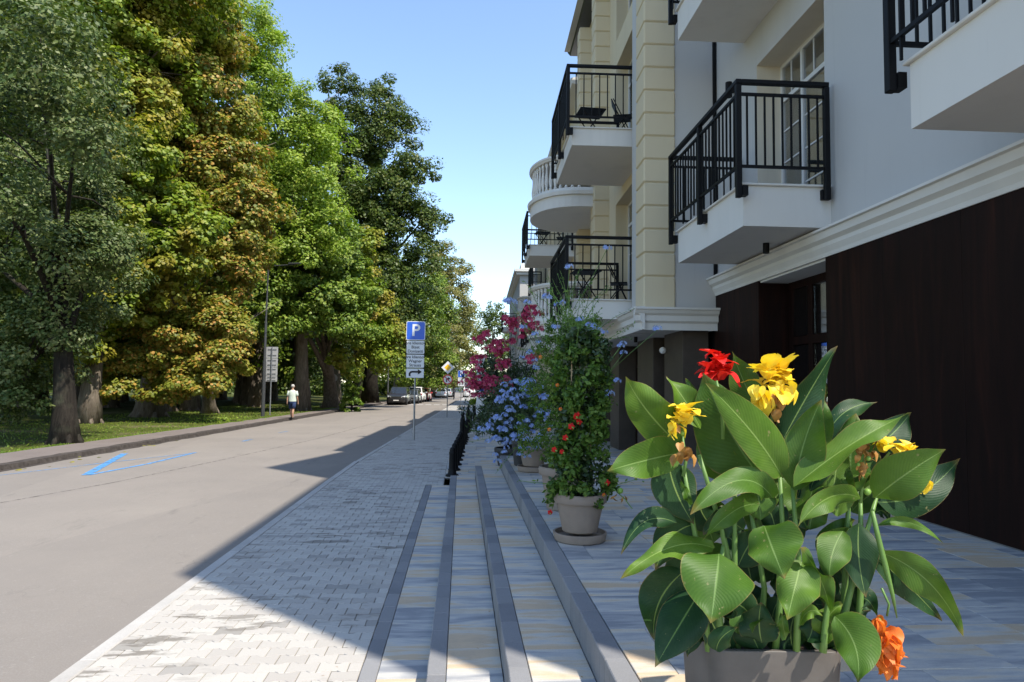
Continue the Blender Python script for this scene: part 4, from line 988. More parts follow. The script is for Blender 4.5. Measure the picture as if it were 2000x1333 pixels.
# ------------------------------------------------------------------ parked cars
def car(loc, rz, paintk, label, Ln=4.4, W=1.84, Ht=1.66, suv=True, face=True, van=False):
    """front towards -y"""
    t = thing('parked_car', label, 'car', loc, rz, 'cars parked along the street'); h = Ln/2; P = PAINT[paintk]; w2 = W/2
    bz = Ht*.60; gc = .22
    #  stations: y, z bottom, z top, half width at sill, half width at belt
    st = [(-h, .38, .62, .62, .60), (-h+.10, .26, .80, .80, .78), (-h+.45, gc, bz*.86, .93, .88), (-h+1.1, gc, bz*.96, 1., .94), (-h*.2, gc, bz, 1., .95), (h*.5, gc, bz+.02, 1., .95), (h-.4, gc+.02, bz+.02, .97, .92), (h-.08, .30, bz-.02, .86, .84), (h, .42, bz-.25, .74, .72)]
    v = []; f = []
    for (y, z0, z1, a, b) in st:
        a *= w2; b *= w2; zm = z0+(z1-z0)*.45
        for sx in (1, -1):
            ring = [(a*.86, z0), (a*.98, z0+.1), (a, zm), (b*.99, z1-.06), (b*.9, z1)]
            v += [(sx*x, y, z) for x, z in (ring if sx == 1 else ring[::-1])]
    n = 10
    for i in range(len(st)-1):
        for k in range(n): f.append((i*n+k, i*n+(k+1) % n, (i+1)*n+(k+1) % n, (i+1)*n+k))
    f += [tuple(range(n)), tuple((len(st)-1)*n+k for k in range(n))]
    body = MB().add(v, f).obj('body', P, t, smooth='auto')
    # cabin
    y0, y1, y2, y3 = -h+1.15, -h+1.85, h-(.62 if suv else 1.05), h-(.22 if suv else .45)
    tw = w2*.72; bw = w2*.88; zt = Ht-.04; zb = bz-.03
    def cab(ins): return [(-bw+ins,y0+ins,zb),(bw-ins,y0+ins,zb),(bw-ins,y3-ins,zb),(-bw+ins,y3-ins,zb),(-tw+ins,y1+ins,zt),(tw-ins,y1+ins,zt),(tw-ins,y2-ins,zt),(-tw+ins,y2-ins,zt)]
    c = cab(0); MB().add(c, [(0,1,5,4),(1,2,6,5),(2,3,7,6),(3,0,4,7),(0,3,2,1)]).obj('cabin', P, t)
    MB().add([(-tw,y1,zt),(tw,y1,zt),(tw,y2,zt),(-tw,y2,zt),(-tw*.85,y1+.2,Ht),(tw*.85,y1+.2,Ht),(tw*.85,y2-.12,Ht),(-tw*.85,y2-.12,Ht)], [(0,1,5,4),(1,2,6,5),(2,3,7,6),(3,0,4,7),(4,5,6,7)]).obj('roof', P, t, smooth=True)
    def quad(nm, ids, s0, s1, t0, t1, mat, push=.008):
        A_, B_, C_q, D_ = [Vector(c[i]) for i in ids]; nn = (B_-A_).cross(D_-A_).normalized()
        P2 = lambda s_, t_: A_.lerp(B_, s_).lerp(D_.lerp(C_q, s_), t_)
        ctr = Vector((0, 0, (zb+zt)/2)); nn = nn if (P2(.5, .5)-ctr).dot(nn) > 0 else -nn
        q_ = [P2(s0, t0), P2(s1, t0), P2(s1, t1), P2(s0, t1)]; MB().add([p+nn*push for p in q_]+[p-nn*.02 for p in q_], [(0,1,2,3),(7,6,5,4),(0,4,5,1),(1,5,6,2),(2,6,7,3),(3,7,4,0)]).obj(nm, mat, t)
    quad('windscreen', (0,1,5,4), .05, .95, .10, .96, M['carglass']); quad('rear_window', (2,3,7,6), .07, .93, .22, .93, M['carglass'])
    for ids in ((1,2,6,5), (3,0,4,7)):
        r1 = ids[0] == 1
        for a, b in ((.06, .44), (.48, .78), (.81, .95)):
            s0, s1 = (a, b) if r1 else (1-b, 1-a); quad('side_window', ids, s0, s1, .14, .9, M['carglass'])
    tm = MB().tube([(-.11, 0, 0), (.11, 0, 0)], .33, 18).mesh('wheel', M['rubber'], 'auto'); rm = MB().lathe([(.22, -.115), (.20, -.10), (.05, -.105)], 14).mesh('rim', M['steel'])
    for sx in (-1, 1):
        for y in (-h+.85, h-.85):
            wh = link('wheel', tm, t, (sx*(w2-.12), y, .33)); link('rim', rm, wh, (0, 0, 0), (0, R(90)*sx, 0))
            q_ = MB().tube([(sx*(w2*.2), y, .36), (sx*(w2*1.004), y, .36)], .385, 18).obj('wheel_arch', M['rubber'], t)
        hl = MB().add([(sx*w2*.50,-h+.04,.70),(sx*w2*.86,-h+.20,.76),(sx*w2*.88,-h+.24,.90),(sx*w2*.55,-h+.08,.82),(sx*w2*.50,-h+.3,.70),(sx*w2*.86,-h+.5,.76),(sx*w2*.88,-h+.5,.90),(sx*w2*.55,-h+.4,.82)], [(0,1,2,3),(0,4,5,1),(1,5,6,2),(2,6,7,3),(3,7,4,0)]).obj('headlight', M['headlens'], t)
        BOX('tail_light', M['redlens'], t, min(sx*w2*.62, sx*w2*.86), max(sx*w2*.62, sx*w2*.86), h-.13, h-.02, bz-.22, bz-.02, b=.02)
        MB().bbox(sx*w2*.93-.02, sx*w2*.93+sx*.19+.02, y0+.42, y0+.55, bz-.02, bz+.14, .02).obj('mirror', P, t) if sx > 0 else MB().bbox(-w2*.93-.21, -w2*.93+.02, y0+.42, y0+.55, bz-.02, bz+.14, .02).obj('mirror', P, t)
    BOX('grille', M['rubber'], t, -w2*.5, w2*.5, -h-.012, -h+.15, .50, .64, b=.015); BOX('lower_intake', M['rubber'], t, -w2*.62, w2*.62, -h+.02, -h+.2, .27, .40, b=.015)
    BOX('number_plate', M['signwhite'], t, -.26, .26, -h-.02, -h-.012, .41, .50); BOX('number_plate', M['signwhite'], t, -.26, .26, h-.01, h+.012, .62, .73)
    return t
def put_car(x, y, *a, **k):
    g = on_ground(x, y); return car(Vector((g.x, g.y+2.0, gz(g.y+2))), *a, **k)
put_car(776, 791.5, R(-3), 'black', 'dark grey off-road car parked facing the camera on the left', W=1.9, Ht=1.72)
put_car(801, 789, R(-3), 'grey', 'low grey car partly hidden behind the dark parked car', suv=False, Ht=1.45)
put_car(812, 786.5, R(177), 'white', 'white off-road car behind the sign pole', W=1.88, Ht=1.72)
put_car(824.5, 784.5, R(177), 'red', 'red car parked behind the white off-road car', Ht=1.6)
put_car(862, 777.5, R(177), 'white', 'white hatchback parked further along the road', suv=False, Ht=1.5)
put_car(873, 776.5, R(177), 'silver', 'silver car parked ahead of the white hatchback', suv=False, Ht=1.48)
put_car(917, 777, R(177), 'white', 'white van standing at the far right side of the road', W=2.0, Ht=2.3, Ln=5.2)
g = on_ground(845, 775, .05); tag(MB().bbox(-.5, .5, -.5, .5, 0, 2.0, .05).bbox(-.58, .58, -.58, .58, 2.0, 2.15, .03).obj('gate_pillar', M['sand'], None, g), 'pale sunlit gate pillar under the trees beyond the cars', 'pillar')

# ------------------------------------------------------------------ leaf clouds (numpy)
def nrm(a): return a/np.maximum(np.linalg.norm(a, axis=-1, keepdims=True), 1e-9)
def leaf_mesh(name, P, N, S, mat, aspect=.55, fold=.18, five=False):
    """P points, N normals, S sizes -> one small folded blade each"""
    n = len(P); N = nrm(N); r_ = nrm(np.cross(N, RNG.normal(size=(n, 3)))); t = np.cross(N, r_)
    S = S[:, None]
    if five:      # palmate leaf: five-pointed, 6 vertices, 4 triangles fan
        an = np.array([-2.3, -1.15, 0., 1.15, 2.3]); rad = np.array([.38, .52, .62, .52, .38])
        V = np.zeros((n, 6, 3)); V[:, 0] = P - r_*S*.35
        for k in range(5): V[:, k+1] = P + (r_*math.cos(an[k]*.62) + t*math.sin(an[k]*.62))*S*rad[k]*1.1 - r_*S*.2 - N*S*fold*(abs(k-2)*.35)
        Fc = np.array([[0,1,2],[0,2,3],[0,3,4],[0,4,5]]); m_ = 6
    else:
        V = np.zeros((n, 4, 3)); V[:, 0] = P - r_*S*.5; V[:, 2] = P + r_*S*.5 - N*S*fold
        V[:, 1] = P + t*S*aspect*.5 - N*S*fold*.6; V[:, 3] = P - t*S*aspect*.5 - N*S*fold*.6
        Fc = np.array([[0,1,2],[0,2,3]]); m_ = 4
    fi = (np.arange(n)[:, None, None]*m_ + Fc[None]).reshape(-1)
    me = bpy.data.meshes.new(name); nf = n*len(Fc)
    me.vertices.add(n*m_); me.vertices.foreach_set('co', V.reshape(-1).astype(np.float32))
    me.loops.add(nf*3); me.loops.foreach_set('vertex_index', fi.astype(np.int32))
    me.polygons.add(nf); me.polygons.foreach_set('loop_start', np.arange(0, nf*3, 3, dtype=np.int32)); me.polygons.foreach_set('loop_total', np.full(nf, 3, np.int32))
    me.update(calc_edges=True); me.materials.append(mat); return me
def clump_leaves(centers, radii, per, size, updir=.45, flat=.7, outward=None):
    """leaves scattered near the skin of many clumps"""
    C = np.repeat(centers, per, 0); Rr = np.repeat(radii, per)[:, None]; n = len(C)
    d = nrm(RNG.normal(size=(n, 3))); rr = RNG.uniform(.35, 1.05, (n, 1))**.6
    P = C + d*Rr*rr*np.array([1, 1, flat]); N = d*.7 + np.array([0, 0, updir]) + RNG.normal(size=(n, 3))*.42
    if outward is not None: N = N + np.repeat(outward, per, 0)*.5
    return P, N, RNG.uniform(.5, 1.35, n)*size
def crown_clumps(lobes, clump_r, dens):
    cs = []; rs = []; outs = []
    for (c, rx, ry, rz) in lobes:
        c = np.array(c); area = 4*math.pi*((rx*rz)**1.6/3+(rx*ry)**1.6/3+(ry*rz)**1.6/3)**(1/1.6)
        n = max(6, int(area*dens/(clump_r**2*math.pi)))
        d = nrm(RNG.normal(size=(n*2, 3)))
        tocam = nrm(np.array([CAM.x, CAM.y-0, 12.])-c)           # the far hidden side gets fewer
        keep = (d@tocam > -.3) | (RNG.random(n*2) < .45); d = d[keep][:n]
        s = RNG.uniform(.58, 1.06, (len(d), 1))
        s2 = 1+.20*np.sin(d[:, :1]*5+d[:, 2:]*7+c[0])
        P = c + d*s*s2*np.array([rx, ry, rz]); cs.append(P); outs.append(d); rs.append(RNG.uniform(.6, 1.3, len(d))*clump_r)
    return np.concatenate(cs), np.concatenate(rs), np.concatenate(outs)
def limb_tree(mb, base, top, r0_, targets, n=10, flare=1.45):
    """trunk from base to top, limbs to the target points"""
    base, top = Vector(base), Vector(top); H_ = (top-base).length
    pts = []; rad = []
    for k in range(9):
        f_ = k/8; p = base.lerp(top, f_)+Vector((math.sin(f_*5+base.x)*.12, math.cos(f_*4+base.y)*.12, 0))*H_*.06*f_
        pts.append(p); rad.append(r0_*(1-.62*f_)*(1+(flare-1)*math.exp(-f_*14)))
    pts[0].z -= .2
    mb.tube(pts, rad, n)
    for k in range(7):        # root buttresses
        a = k*.9+base.x; d = Vector((math.cos(a), math.sin(a), 0)); mb.tube([base+d*r0_*.55+Vector((0,0,r0_*1.3)), base+d*r0_*1.1+Vector((0,0,r0_*.35)), base+d*r0_*1.7+Vector((0,0,-.12))], [r0_*.3, r0_*.28, r0_*.10], 7)
    for i, q_ in enumerate(targets):
        q_ = Vector(q_); f_ = .45+.5*((i*.37) % 1); s = pts[min(8, int(f_*8))]; mid = s.lerp(q_, .5)+Vector((0, 0, (q_-s).length*.12))
        rr = r0_*(.42-.2*f_); mb.tube([s, s.lerp(mid, .5)+Vector((0,0,.1)), mid, q_], [rr, rr*.8, rr*.6, rr*.15], 7)
        for k in range(3):
            e = mid+Vector((rnd.uniform(-1,1), rnd.uniform(-1,1), rnd.uniform(-.2,1)))*(q_-mid).length*.8; mb.tube([mid, mid.lerp(e, .5)+Vector((0,0,.15)), e], [rr*.4, rr*.28, rr*.06], 5)
def px_lobe(x, y, Y, rx, ry, dz=1.):
    c = at_y(x, y, Y); k = Y/F; return (tuple(c), rx*k, max(rx, ry)*k*dz*.85, ry*k)
def big_tree(name, label, cat, trunk_px, lobes, mat, size, clump_r, dens, per, trunk_r=.5, group='park trees', five=False, bark='bark', up_=.75, height=None, extra=None):
    g = on_ground(*trunk_px, .03) if not isinstance(trunk_px, Vector) else trunk_px
    t = thing(name, label, cat, g, 0, group)
    L3 = [px_lobe(*l) for l in lobes]; C, Rr, O = crown_clumps(L3, clump_r, dens)
    P, N, S = clump_leaves(C, Rr, per, size, up_, .66, O); P = P-np.array(g)
    link('crown', leaf_mesh('crown', P, N, S, L[mat], .6, .2, five), t)
    mb = MB(); cz = sorted(l[0][2] for l in L3); mc = np.mean([l[0] for l in L3], 0)
    top = Vector((g.x*.6+mc[0]*.4, g.y*.6+mc[1]*.4, height or cz[len(cz)//2]))-g
    limb_tree(mb, (0, 0, 0), top, trunk_r, [Vector(l[0])-g for l in L3])
    mb.obj('trunk', M[bark], t, smooth=True); return t

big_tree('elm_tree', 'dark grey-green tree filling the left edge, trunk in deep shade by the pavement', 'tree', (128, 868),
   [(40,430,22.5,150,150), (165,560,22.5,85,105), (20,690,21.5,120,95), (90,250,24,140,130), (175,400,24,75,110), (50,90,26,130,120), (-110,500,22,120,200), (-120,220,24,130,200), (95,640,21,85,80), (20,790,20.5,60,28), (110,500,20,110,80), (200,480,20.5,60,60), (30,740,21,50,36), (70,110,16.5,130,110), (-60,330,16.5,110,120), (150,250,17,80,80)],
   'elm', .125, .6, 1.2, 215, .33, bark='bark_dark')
big_tree('maple_tree', 'tall yellow-green tree behind the dark left tree, pale sunlit trunk', 'tree', (172, 828),
   [(235,240,32,110,130), (150,110,33,150,110), (300,400,31.5,80,90), (330,520,31,70,75), (250,480,31.5,90,90), (215,360,32,80,90), (300,150,33,90,110), (30,20,34,140,100), (240,600,31,80,50), (110,690,30,60,40), (340,-20,33,130,110), (200,20,32,130,100), (260,300,30.5,70,60), (370,460,31,50,50)],
   'maple', .20, .7, 1.2, 165, .42, five=True)
big_tree('chestnut_tree', 'huge rust-tinged chestnut with orange-brown leaves reaching the top edge', 'tree', (292, 815),
   [(400,190,36,90,120), (330,60,37,110,100), (440,330,35.5,70,105), (470,430,35,65,80), (430,540,35,75,75), (370,330,36,80,90), (380,440,35.5,70,80), (400,640,35,60,50), (250,20,37,90,60), (420,80,36.5,55,90), (350,230,35,70,70), (490,400,35,40,50)],
   'chest', .18, .7, 1.25, 200, .62, five=True)
big_tree('chestnut_tree', 'low spreading chestnut with orange leaves drooping over the grass', 'tree', (410, 808),
   [(330,665,33,75,52), (415,655,33,62,50), (265,715,32.5,55,40), (390,735,32.5,62,40), (455,640,33,42,30), (225,760,32,40,26), (340,720,33,60,45), (300,620,33.5,50,30), (440,700,32.5,45,40), (330,770,32.5,40,24)],
   'chest', .155, .5, 1.25, 185, .38, five=True, height=4.5)
big_tree('ash_tree', 'bright light green feathery tree rising above the street lamp', 'tree', (590, 803),
   [(490,60,45,58,70), (520,170,44.5,60,80), (560,270,44,80,80), (615,330,43,66,90), (560,390,43.5,80,80), (640,260,44,44,60), (490,290,45,60,90), (640,440,43,48,60), (440,30,46,50,40), (520,110,44,35,50), (600,220,43.5,45,50), (560,480,43,70,60), (480,170,45,50,70)],
   'ash', .19, .8, 1.2, 180, .45, up_=.75)
big_tree('maple_tree', 'mid green maple behind the lamp post with a forked pale trunk', 'tree', (648, 797),
   [(530,600,43,62,60), (600,570,45,80,75), (655,490,46,58,75), (490,560,43,45,55), (660,610,45,55,60), (700,640,46,36,40), (690,560,47,50,70), (510,500,44,55,60), (580,500,44,70,60)],
   'mid', .20, .75, 1.2, 165, .6, five=True, height=5.2)
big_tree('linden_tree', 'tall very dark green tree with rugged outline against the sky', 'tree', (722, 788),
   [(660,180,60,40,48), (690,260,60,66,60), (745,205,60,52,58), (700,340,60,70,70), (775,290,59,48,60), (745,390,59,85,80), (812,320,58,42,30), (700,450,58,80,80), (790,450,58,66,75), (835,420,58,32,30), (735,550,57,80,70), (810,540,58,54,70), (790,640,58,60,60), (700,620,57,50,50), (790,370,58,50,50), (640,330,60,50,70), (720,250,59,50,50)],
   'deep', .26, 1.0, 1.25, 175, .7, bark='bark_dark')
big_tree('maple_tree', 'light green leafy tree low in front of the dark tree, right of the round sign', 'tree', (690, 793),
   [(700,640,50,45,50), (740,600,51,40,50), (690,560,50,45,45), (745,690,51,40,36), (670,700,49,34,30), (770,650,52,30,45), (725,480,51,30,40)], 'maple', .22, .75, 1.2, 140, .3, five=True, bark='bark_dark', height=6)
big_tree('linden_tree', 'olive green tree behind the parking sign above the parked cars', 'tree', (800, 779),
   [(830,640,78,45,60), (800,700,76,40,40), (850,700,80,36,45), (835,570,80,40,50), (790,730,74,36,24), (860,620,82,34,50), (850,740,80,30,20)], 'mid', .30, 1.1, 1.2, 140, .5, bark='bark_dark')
big_tree('poplar_tree', 'pale yellowish tree at the end of the tree row beside the sky', 'tree', (846, 776),
   [(862,510,100,28,46), (893,535,102,30,40), (880,600,100,46,50), (908,615,104,24,44), (870,670,98,44,46), (905,685,104,24,34), (850,740,95,24,24), (880,735,100,28,24), (850,570,100,30,50)], 'pale', .34, 1.2, 1.2, 130, .5)
big_tree('far_tree', 'small hazy tree closing the end of the street', 'tree', (905, 765), [(912,715,170,14,20), (898,735,170,14,18), (925,735,175,12,16)], 'mid', .6, 2., .9, 80, .4)

# park trees behind: three shapes, copied
def park_tree(seed, mat, h, r_):
    rs = np.random.default_rng(seed); lobes = [((rs.uniform(-.5,.5)*r_, rs.uniform(-.5,.5)*r_, h*f_), r_*(.75-.25*abs(f_-.6)), r_*.7, h*.16) for f_ in (.28, .36, .46, .58, .7, .82, .92)]
    t = link('park_tree', None); C, Rr, O = crown_clumps([((l[0][0]-20, l[0][1]+60, l[0][2]), *l[1:]) for l in lobes], 1.1, .75); C = C-np.array([-20, 60, 0])
    P, N, S = clump_leaves(C, Rr, 62, .38, .45, .7, O); link('crown', leaf_mesh('crown', P, N, S, L[mat], .65, .2), t)
    mb = MB(); limb_tree(mb, (0, 0, 0), (rs.uniform(-.5,.5), 0, h*.7), .5, [l[0] for l in lobes[::2]], 9); mb.obj('trunk', M['bark'], t, smooth=True); return t
protos = [park_tree(3, 'deep', 19, 5.5), park_tree(5, 'mid', 21, 5.2), park_tree(8, 'elm', 18, 5.8)]
spots = [(-19,27.5,0),(-24,31,2),(-21,38.5,1),(-27,42,0),(-17.5,46,2),(-22,50,0),(-30,50,1),(-16,55,1),(-24,60,2),(-33,60,0),(-15.5,66,0),(-21,70,1),(-29,73,2),(-40,68,1),(-14,78,2),(-20,84,0),(-30,88,1),(-42,85,0),(-52,78,2),(-13,92,1),(-22,100,2),(-36,104,0),(-52,104,1),(-66,100,0),(-10,108,0),(-16,122,1),(-30,124,2),(-48,128,0),(-70,128,1),(-8,135,1),(-24,150,0),(-5,160,2),(8,178,0),(14,184,1),(-45,160,2)] + [(-13.5-5.2*i-(2.2 if j % 2 else 0)+1.3*math.sin(i*3+j*2), 46+6.2*j+1.5*math.sin(i*5+j), (i+j) % 3) for j in range(6) for i in range(1, 6)]
side = ['dark', 'green', 'grey-green']
for i, (x, y, k) in enumerate(spots):
    o = protos[k] if i in (0, 2, 1) and protos[k].get('label') is None else copy_tree(protos[k])
    o.location = (x, y, gz(y)-.02); o.rotation_euler = (0, 0, i*1.7); s = .85+.3*((i*.618) % 1); o.scale = (s, s, s*(.9+.25*((i*.37) % 1)))
    depth = 'just behind the front row' if y < 45 else ('in the middle of the park' if y < 75 else ('far back in the park' if y < 115 else 'at the farthest end of the park'))
    tag(o, '%s park tree standing in the shade %s' % (side[k], depth), 'tree', '%s trees %s' % (side[k], depth))
# shrubby dark edge of the wood and sapling leaves near the trunk
def bush(loc, r_, h, mat, size, label, n=40, group='bushes in the park'):
    t = thing('bush', label, 'bush', loc, 0, group); d = nrm(RNG.normal(size=(n, 3))); d[:, 2] = abs(d[:, 2])
    C = d*np.array([r_, r_, h])*RNG.uniform(.5, 1, (n, 1)); P, N, S = clump_leaves(C, np.full(n, r_*.3), 60, size)
    P[:, 2] = abs(P[:, 2]); link('foliage', leaf_mesh('foliage', P, N, S, L[mat], .6), t)
    mb = MB(); 
    for k in range(5): mb.tube([(0, 0, 0), (d[k][0]*r_*.5, d[k][1]*r_*.5, h*.6)], [.04, .015], 6)
    mb.obj('stem', M['bark_dark'], t); return t
bush((-7.6, 48.6, gz(48)), .75, 2.7, 'mid', .22, 'green leafy bush growing against the forked trunk behind the round sign')
hd = ['left of all the trunks', 'behind the left trunks', 'behind the orange chestnut', 'behind the street lamp', 'behind the forked trunk', 'near the far bend of the road']
for i in range(16):
    x = -118+7.4*i; y = 118+14*((i*.618) % 1)
    bush((x, y, gz(y)), 6.5, 5.5+2*((i*.37) % 1), 'deep', .7, 'dark undergrowth at the back of the park, '+hd[min(5, i//3)], 46, 'undergrowth at the back of the park')
# grass tufts along the pavement edge and on the lawn
n = 16000; yy = RNG.uniform(16, 60, n)**1.0; xx = np.where(RNG.random(n) < .35, RNG.uniform(0, .35, n)**1.5, RNG.uniform(0, 9, n))
gx = np.array([LEFT_K-pav_w(v)+off(v) for v in yy])-xx; gzz = np.array([gz(v) for v in yy])+.035
P = np.stack([gx, yy, gzz+.03], 1); N = RNG.normal(size=(n, 3))*np.array([1, 1, .25]) + np.array([.1, -.6, .2])
tag(link('grass_tufts', leaf_mesh('grass_tufts', P, N, RNG.uniform(.05, .13, n), L['mid'], .3)), 'short green grass growing on the lawn beside the pavement', 'grass', kind='stuff')
def tuft_plant(loc, label):
    t = thing('weed', label, 'plant', loc); P = RNG.normal(size=(260, 3))*np.array([.7, .16, .1])+np.array([0, 0, .16]); P[:, 2] = abs(P[:, 2])
    link('foliage', leaf_mesh('foliage', P, RNG.normal(size=(260, 3))+np.array([0,-.3,.6]), RNG.uniform(.06,.16,260), L['ash'], .4), t)
tuft_plant(on_ground(430, 826, .04), 'low green weeds at the edge of the lawn left of the lamp post')
# fallen leaves
fl = leaf_mesh('fallen_leaf', np.array([[0, 0, .012]]), np.array([[.1, .1, 1.]]), np.array([.16]), L['chest'], .6, .25, True)
for i in range(26):
    x = rnd.uniform(0, 520); y0 = 915-.178*x+rnd.choice((rnd.uniform(-14, 3), rnd.uniform(2, 12))); g = on_ground(x, y0, .0)
    o = link('fallen_leaf', fl, None, (g.x, g.y, (gz(g.y)+.056 if g.x < LEFT_K+off(g.y)-.1 else road_z(g.x, g.y)+.004)), (0, 0, rnd.uniform(0, 6)), rnd.uniform(.5, 1.1))
    tag(o, 'small orange fallen leaf lying along the left kerb', 'leaf', 'fallen leaves on the left kerb')
fl2 = leaf_mesh('debris_leaf', np.array([[0, 0, .006]]), np.array([[.1, .2, 1.]]), np.array([.045]), L['brown'], .5, .3)
for i in range(30):
    x, y, z = rnd.choice([(rnd.uniform(-2.2, -.7), rnd.uniform(4.2, 9), 0.), (KX[1]+rnd.uniform(.13, .43), rnd.uniform(3.4, 10), RIS), (KX[2]+rnd.uniform(.13, .43), rnd.uniform(3.4, 10), RIS*2), (rnd.uniform(1.2, 4), rnd.uniform(3.6, 9), TZ)])
    tag(link('fallen_leaf', fl2, None, (x, y, z), (0, 0, rnd.uniform(0, 6)), rnd.uniform(.4, 1.1)), 'tiny dry brown leaf fragment lying on the paving', 'leaf', 'dry leaf bits on the paving')

# ------------------------------------------------------------------ pots and flowering plants
def pot(x, y, z, r_, h, mat, label, saucer=True, square=False):
    t = thing('flower_pot', label, 'pot', (x, y, z))
    z0 = .075*r_/.22 if saucer else .0
    if square:
        MB().bbox(-r_, r_, -r_, r_, 0, h, .012).obj('body', M[mat], t); BOX('soil', M['soil'], t, -r_*.9, r_*.9, -r_*.9, r_*.9, h, h+.01)
        return t
    MB().lathe([(r_*.62, z0), (r_*.68, z0+.01), (r_*.90, h*.78), (r_*.91, h*.80), (r_*1.0, h*.81), (r_*1.03, h*.84), (r_*1.03, h*.97), (r_*1.0, h), (r_*.92, h), (r_*.90, h*.9)], 40, ring=True).obj('body', M[mat], t, smooth='auto')
    MB().lathe([(r_*.9, h*.90), (.01, h*.93)], 24, ring=True).obj('soil', M['soil'], t)
    if saucer: MB().lathe([(r_*.9, 0), (r_*.98, .01), (r_*1.04, z0*.8), (r_*1.04, z0), (r_*.97, z0), (r_*.93, z0*.5), (.01, z0*.45)], 40, ring=True).obj('saucer', M[mat], t, smooth='auto')
    return t
def blob(pts, radii, per, size, mat, parent, name='foliage', aspect=.5, up_=.4, flat=.9):
    P, N, S = clump_leaves(np.array(pts), np.array(radii), per, size, up_, flat); o = link(name, leaf_mesh(name, P, N, S, L[mat], aspect, .2), parent); o['kind'] = 'stuff'; return o
def floret_cluster(n, r_, ps, mat, seed, petals=5):
    rs = np.random.default_rng(seed); P = []; N = []
    d = nrm(rs.normal(size=(n, 3))); d[:, 2] = abs(d[:, 2])*.6; d[:, 1] -= .35; d = nrm(d)
    V = []; Fc = []
    for k in range(n):
        c = d[k]*r_*rs.uniform(.7, 1.1); nn = d[k]; a = nrm(np.cross(nn, [0.3, .2, .9])); b = np.cross(nn, a); o = len(V); V.append(c-nn*ps*.25); ph = rs.uniform(0, 6)
        for q_ in range(petals):
            an = ph+q_*2*math.pi/petals; w_ = math.pi/petals*.85; i = len(V)
            V += [c+(a*math.cos(an-w_)+b*math.sin(an-w_))*ps*.55, c+(a*math.cos(an)+b*math.sin(an))*ps+nn*ps*.1, c+(a*math.cos(an+w_)+b*math.sin(an+w_))*ps*.55]
            Fc += [(o, i, i+1), (o, i+1, i+2)]
    me = bpy.data.meshes.new('flower_cluster'); me.from_pydata([tuple(v) for v in V], [], Fc); me.update(); me.materials.append(L[mat]); return me
def petal_mesh(seed, ln=1., wd=.6, curl=.5, mat='red'):
    rs = random.Random(seed); nu, nv = 5, 7; V = []; Fc = []
    for j in range(nv):
        t = j/(nv-1); w_ = wd*.5*math.sin(math.pi*(.12+.8*t)**.9); z = ln*(t-.5*curl*t*t); x = curl*ln*t*t*.8
        for i in range(nu):
            s = i/(nu-1)*2-1; V.append((x-.35*w_*s*s+ln*.05*math.sin(s*5+j)*t+rs.uniform(-.03, .03)*ln, s*w_, z+rs.uniform(-.03, .03)*ln))
    for j in range(nv-1):
        for i in range(nu-1): Fc.append((j*nu+i, j*nu+i+1, (j+1)*nu+i+1, (j+1)*nu+i))
    me = bpy.data.meshes.new('petal'); me.from_pydata(V, [], Fc); me.update(); me.materials.append(L[mat]); me.polygons.foreach_set('use_smooth', [True]*len(me.polygons)); return me

def stick(parent, name, pts, r_, mat): return MB().tube(pts, r_, 6).obj(name, mat, parent, smooth=True)
BLUE = [floret_cluster(12, .040, .020, 'blue', s) for s in (1, 2, 3)]; PINK = [floret_cluster(11, .050, .030, 'pink', s) for s in (4, 5, 6)]
def at_px(x, y, Y): return at_y(x, y, Y)
def sprays(parent, mat, starts, n, length, leafs, size, drop=.0, seed=1):
    """thin twigs with alternate leaves"""
    rs = random.Random(seed); mb = MB(); P = []; N = []; ends = []
    for (sx, sy, sz, dx, dy, dz) in starts:
        d = Vector((dx, dy, dz)).normalized(); p = Vector((sx, sy, sz)); pts = [p.copy()]
        for k in range(6):
            d = (d+Vector((rs.uniform(-.18,.18), rs.uniform(-.18,.18), rs.uniform(-.12,.12)-drop))).normalized(); p = p+d*length/6; pts.append(p.copy())
        mb.tube(pts, [.004, .0038, .0035, .003, .0028, .0024, .0018], 5); ends.append(pts[-1])
        for k in range(leafs):
            f_ = rs.uniform(.05, 1)*5.99; i = int(f_); q_ = pts[i].lerp(pts[i+1], f_-i); P.append(q_+Vector((rs.uniform(-1,1), rs.uniform(-1,1), rs.uniform(-.6,1)))*size*.6); N.append((rs.uniform(-.7,.7), rs.uniform(-.9,.2), rs.uniform(.1,1)))
    mb.obj('twigs', L['stem'], parent); o = link('spray_leaves', leaf_mesh('spray_leaves', np.array([tuple(p) for p in P]), np.array(N), RNG.uniform(.7, 1.2, len(P))*size, L[mat], .42, .2), parent); o['kind'] = 'stuff'; return ends
# 1 climbing mandevilla on canes in the front taupe pot
PX, PY = 1.05, 6.02
pot(PX, PY, TZ, .225, .41, 'pot', 'front round taupe pot on its saucer at the terrace edge')
t = thing('mandevilla', 'red flowering climber on bamboo canes in the front taupe pot', 'plant', (PX, PY, TZ+.36)); O = Vector(t.location)
for x, y in ((-.10, -.06), (.10, .03), (.0, .10)): stick(t, 'cane', [(x, y, 0), (x*.9, y, 1.35)], .006, M['cane'])
pts = []; rr = []
for k in range(130):
    z = rnd.uniform(-.02, 1.42); w_ = .27-.08*z/1.4+.03*math.sin(z*8); a = rnd.uniform(0, 6.28); pts.append((w_*math.cos(a)*.9, w_*math.sin(a)*.8, z)); rr.append(rnd.uniform(.05, .09))
inn = [(rnd.uniform(-.2, .2), rnd.uniform(-.16, .12), rnd.uniform(.02, 1.45)) for _ in range(90)]; blob(inn, [rnd.uniform(.06, .10) for _ in inn], 55, .054, 'shrub_dark', t, 'inner_foliage', .55); blob(pts[:80], rr[:80], 50, .055, 'shrub', t, aspect=.55); blob(pts[80:], rr[80:], 60, .052, 'shrub', t, aspect=.55)
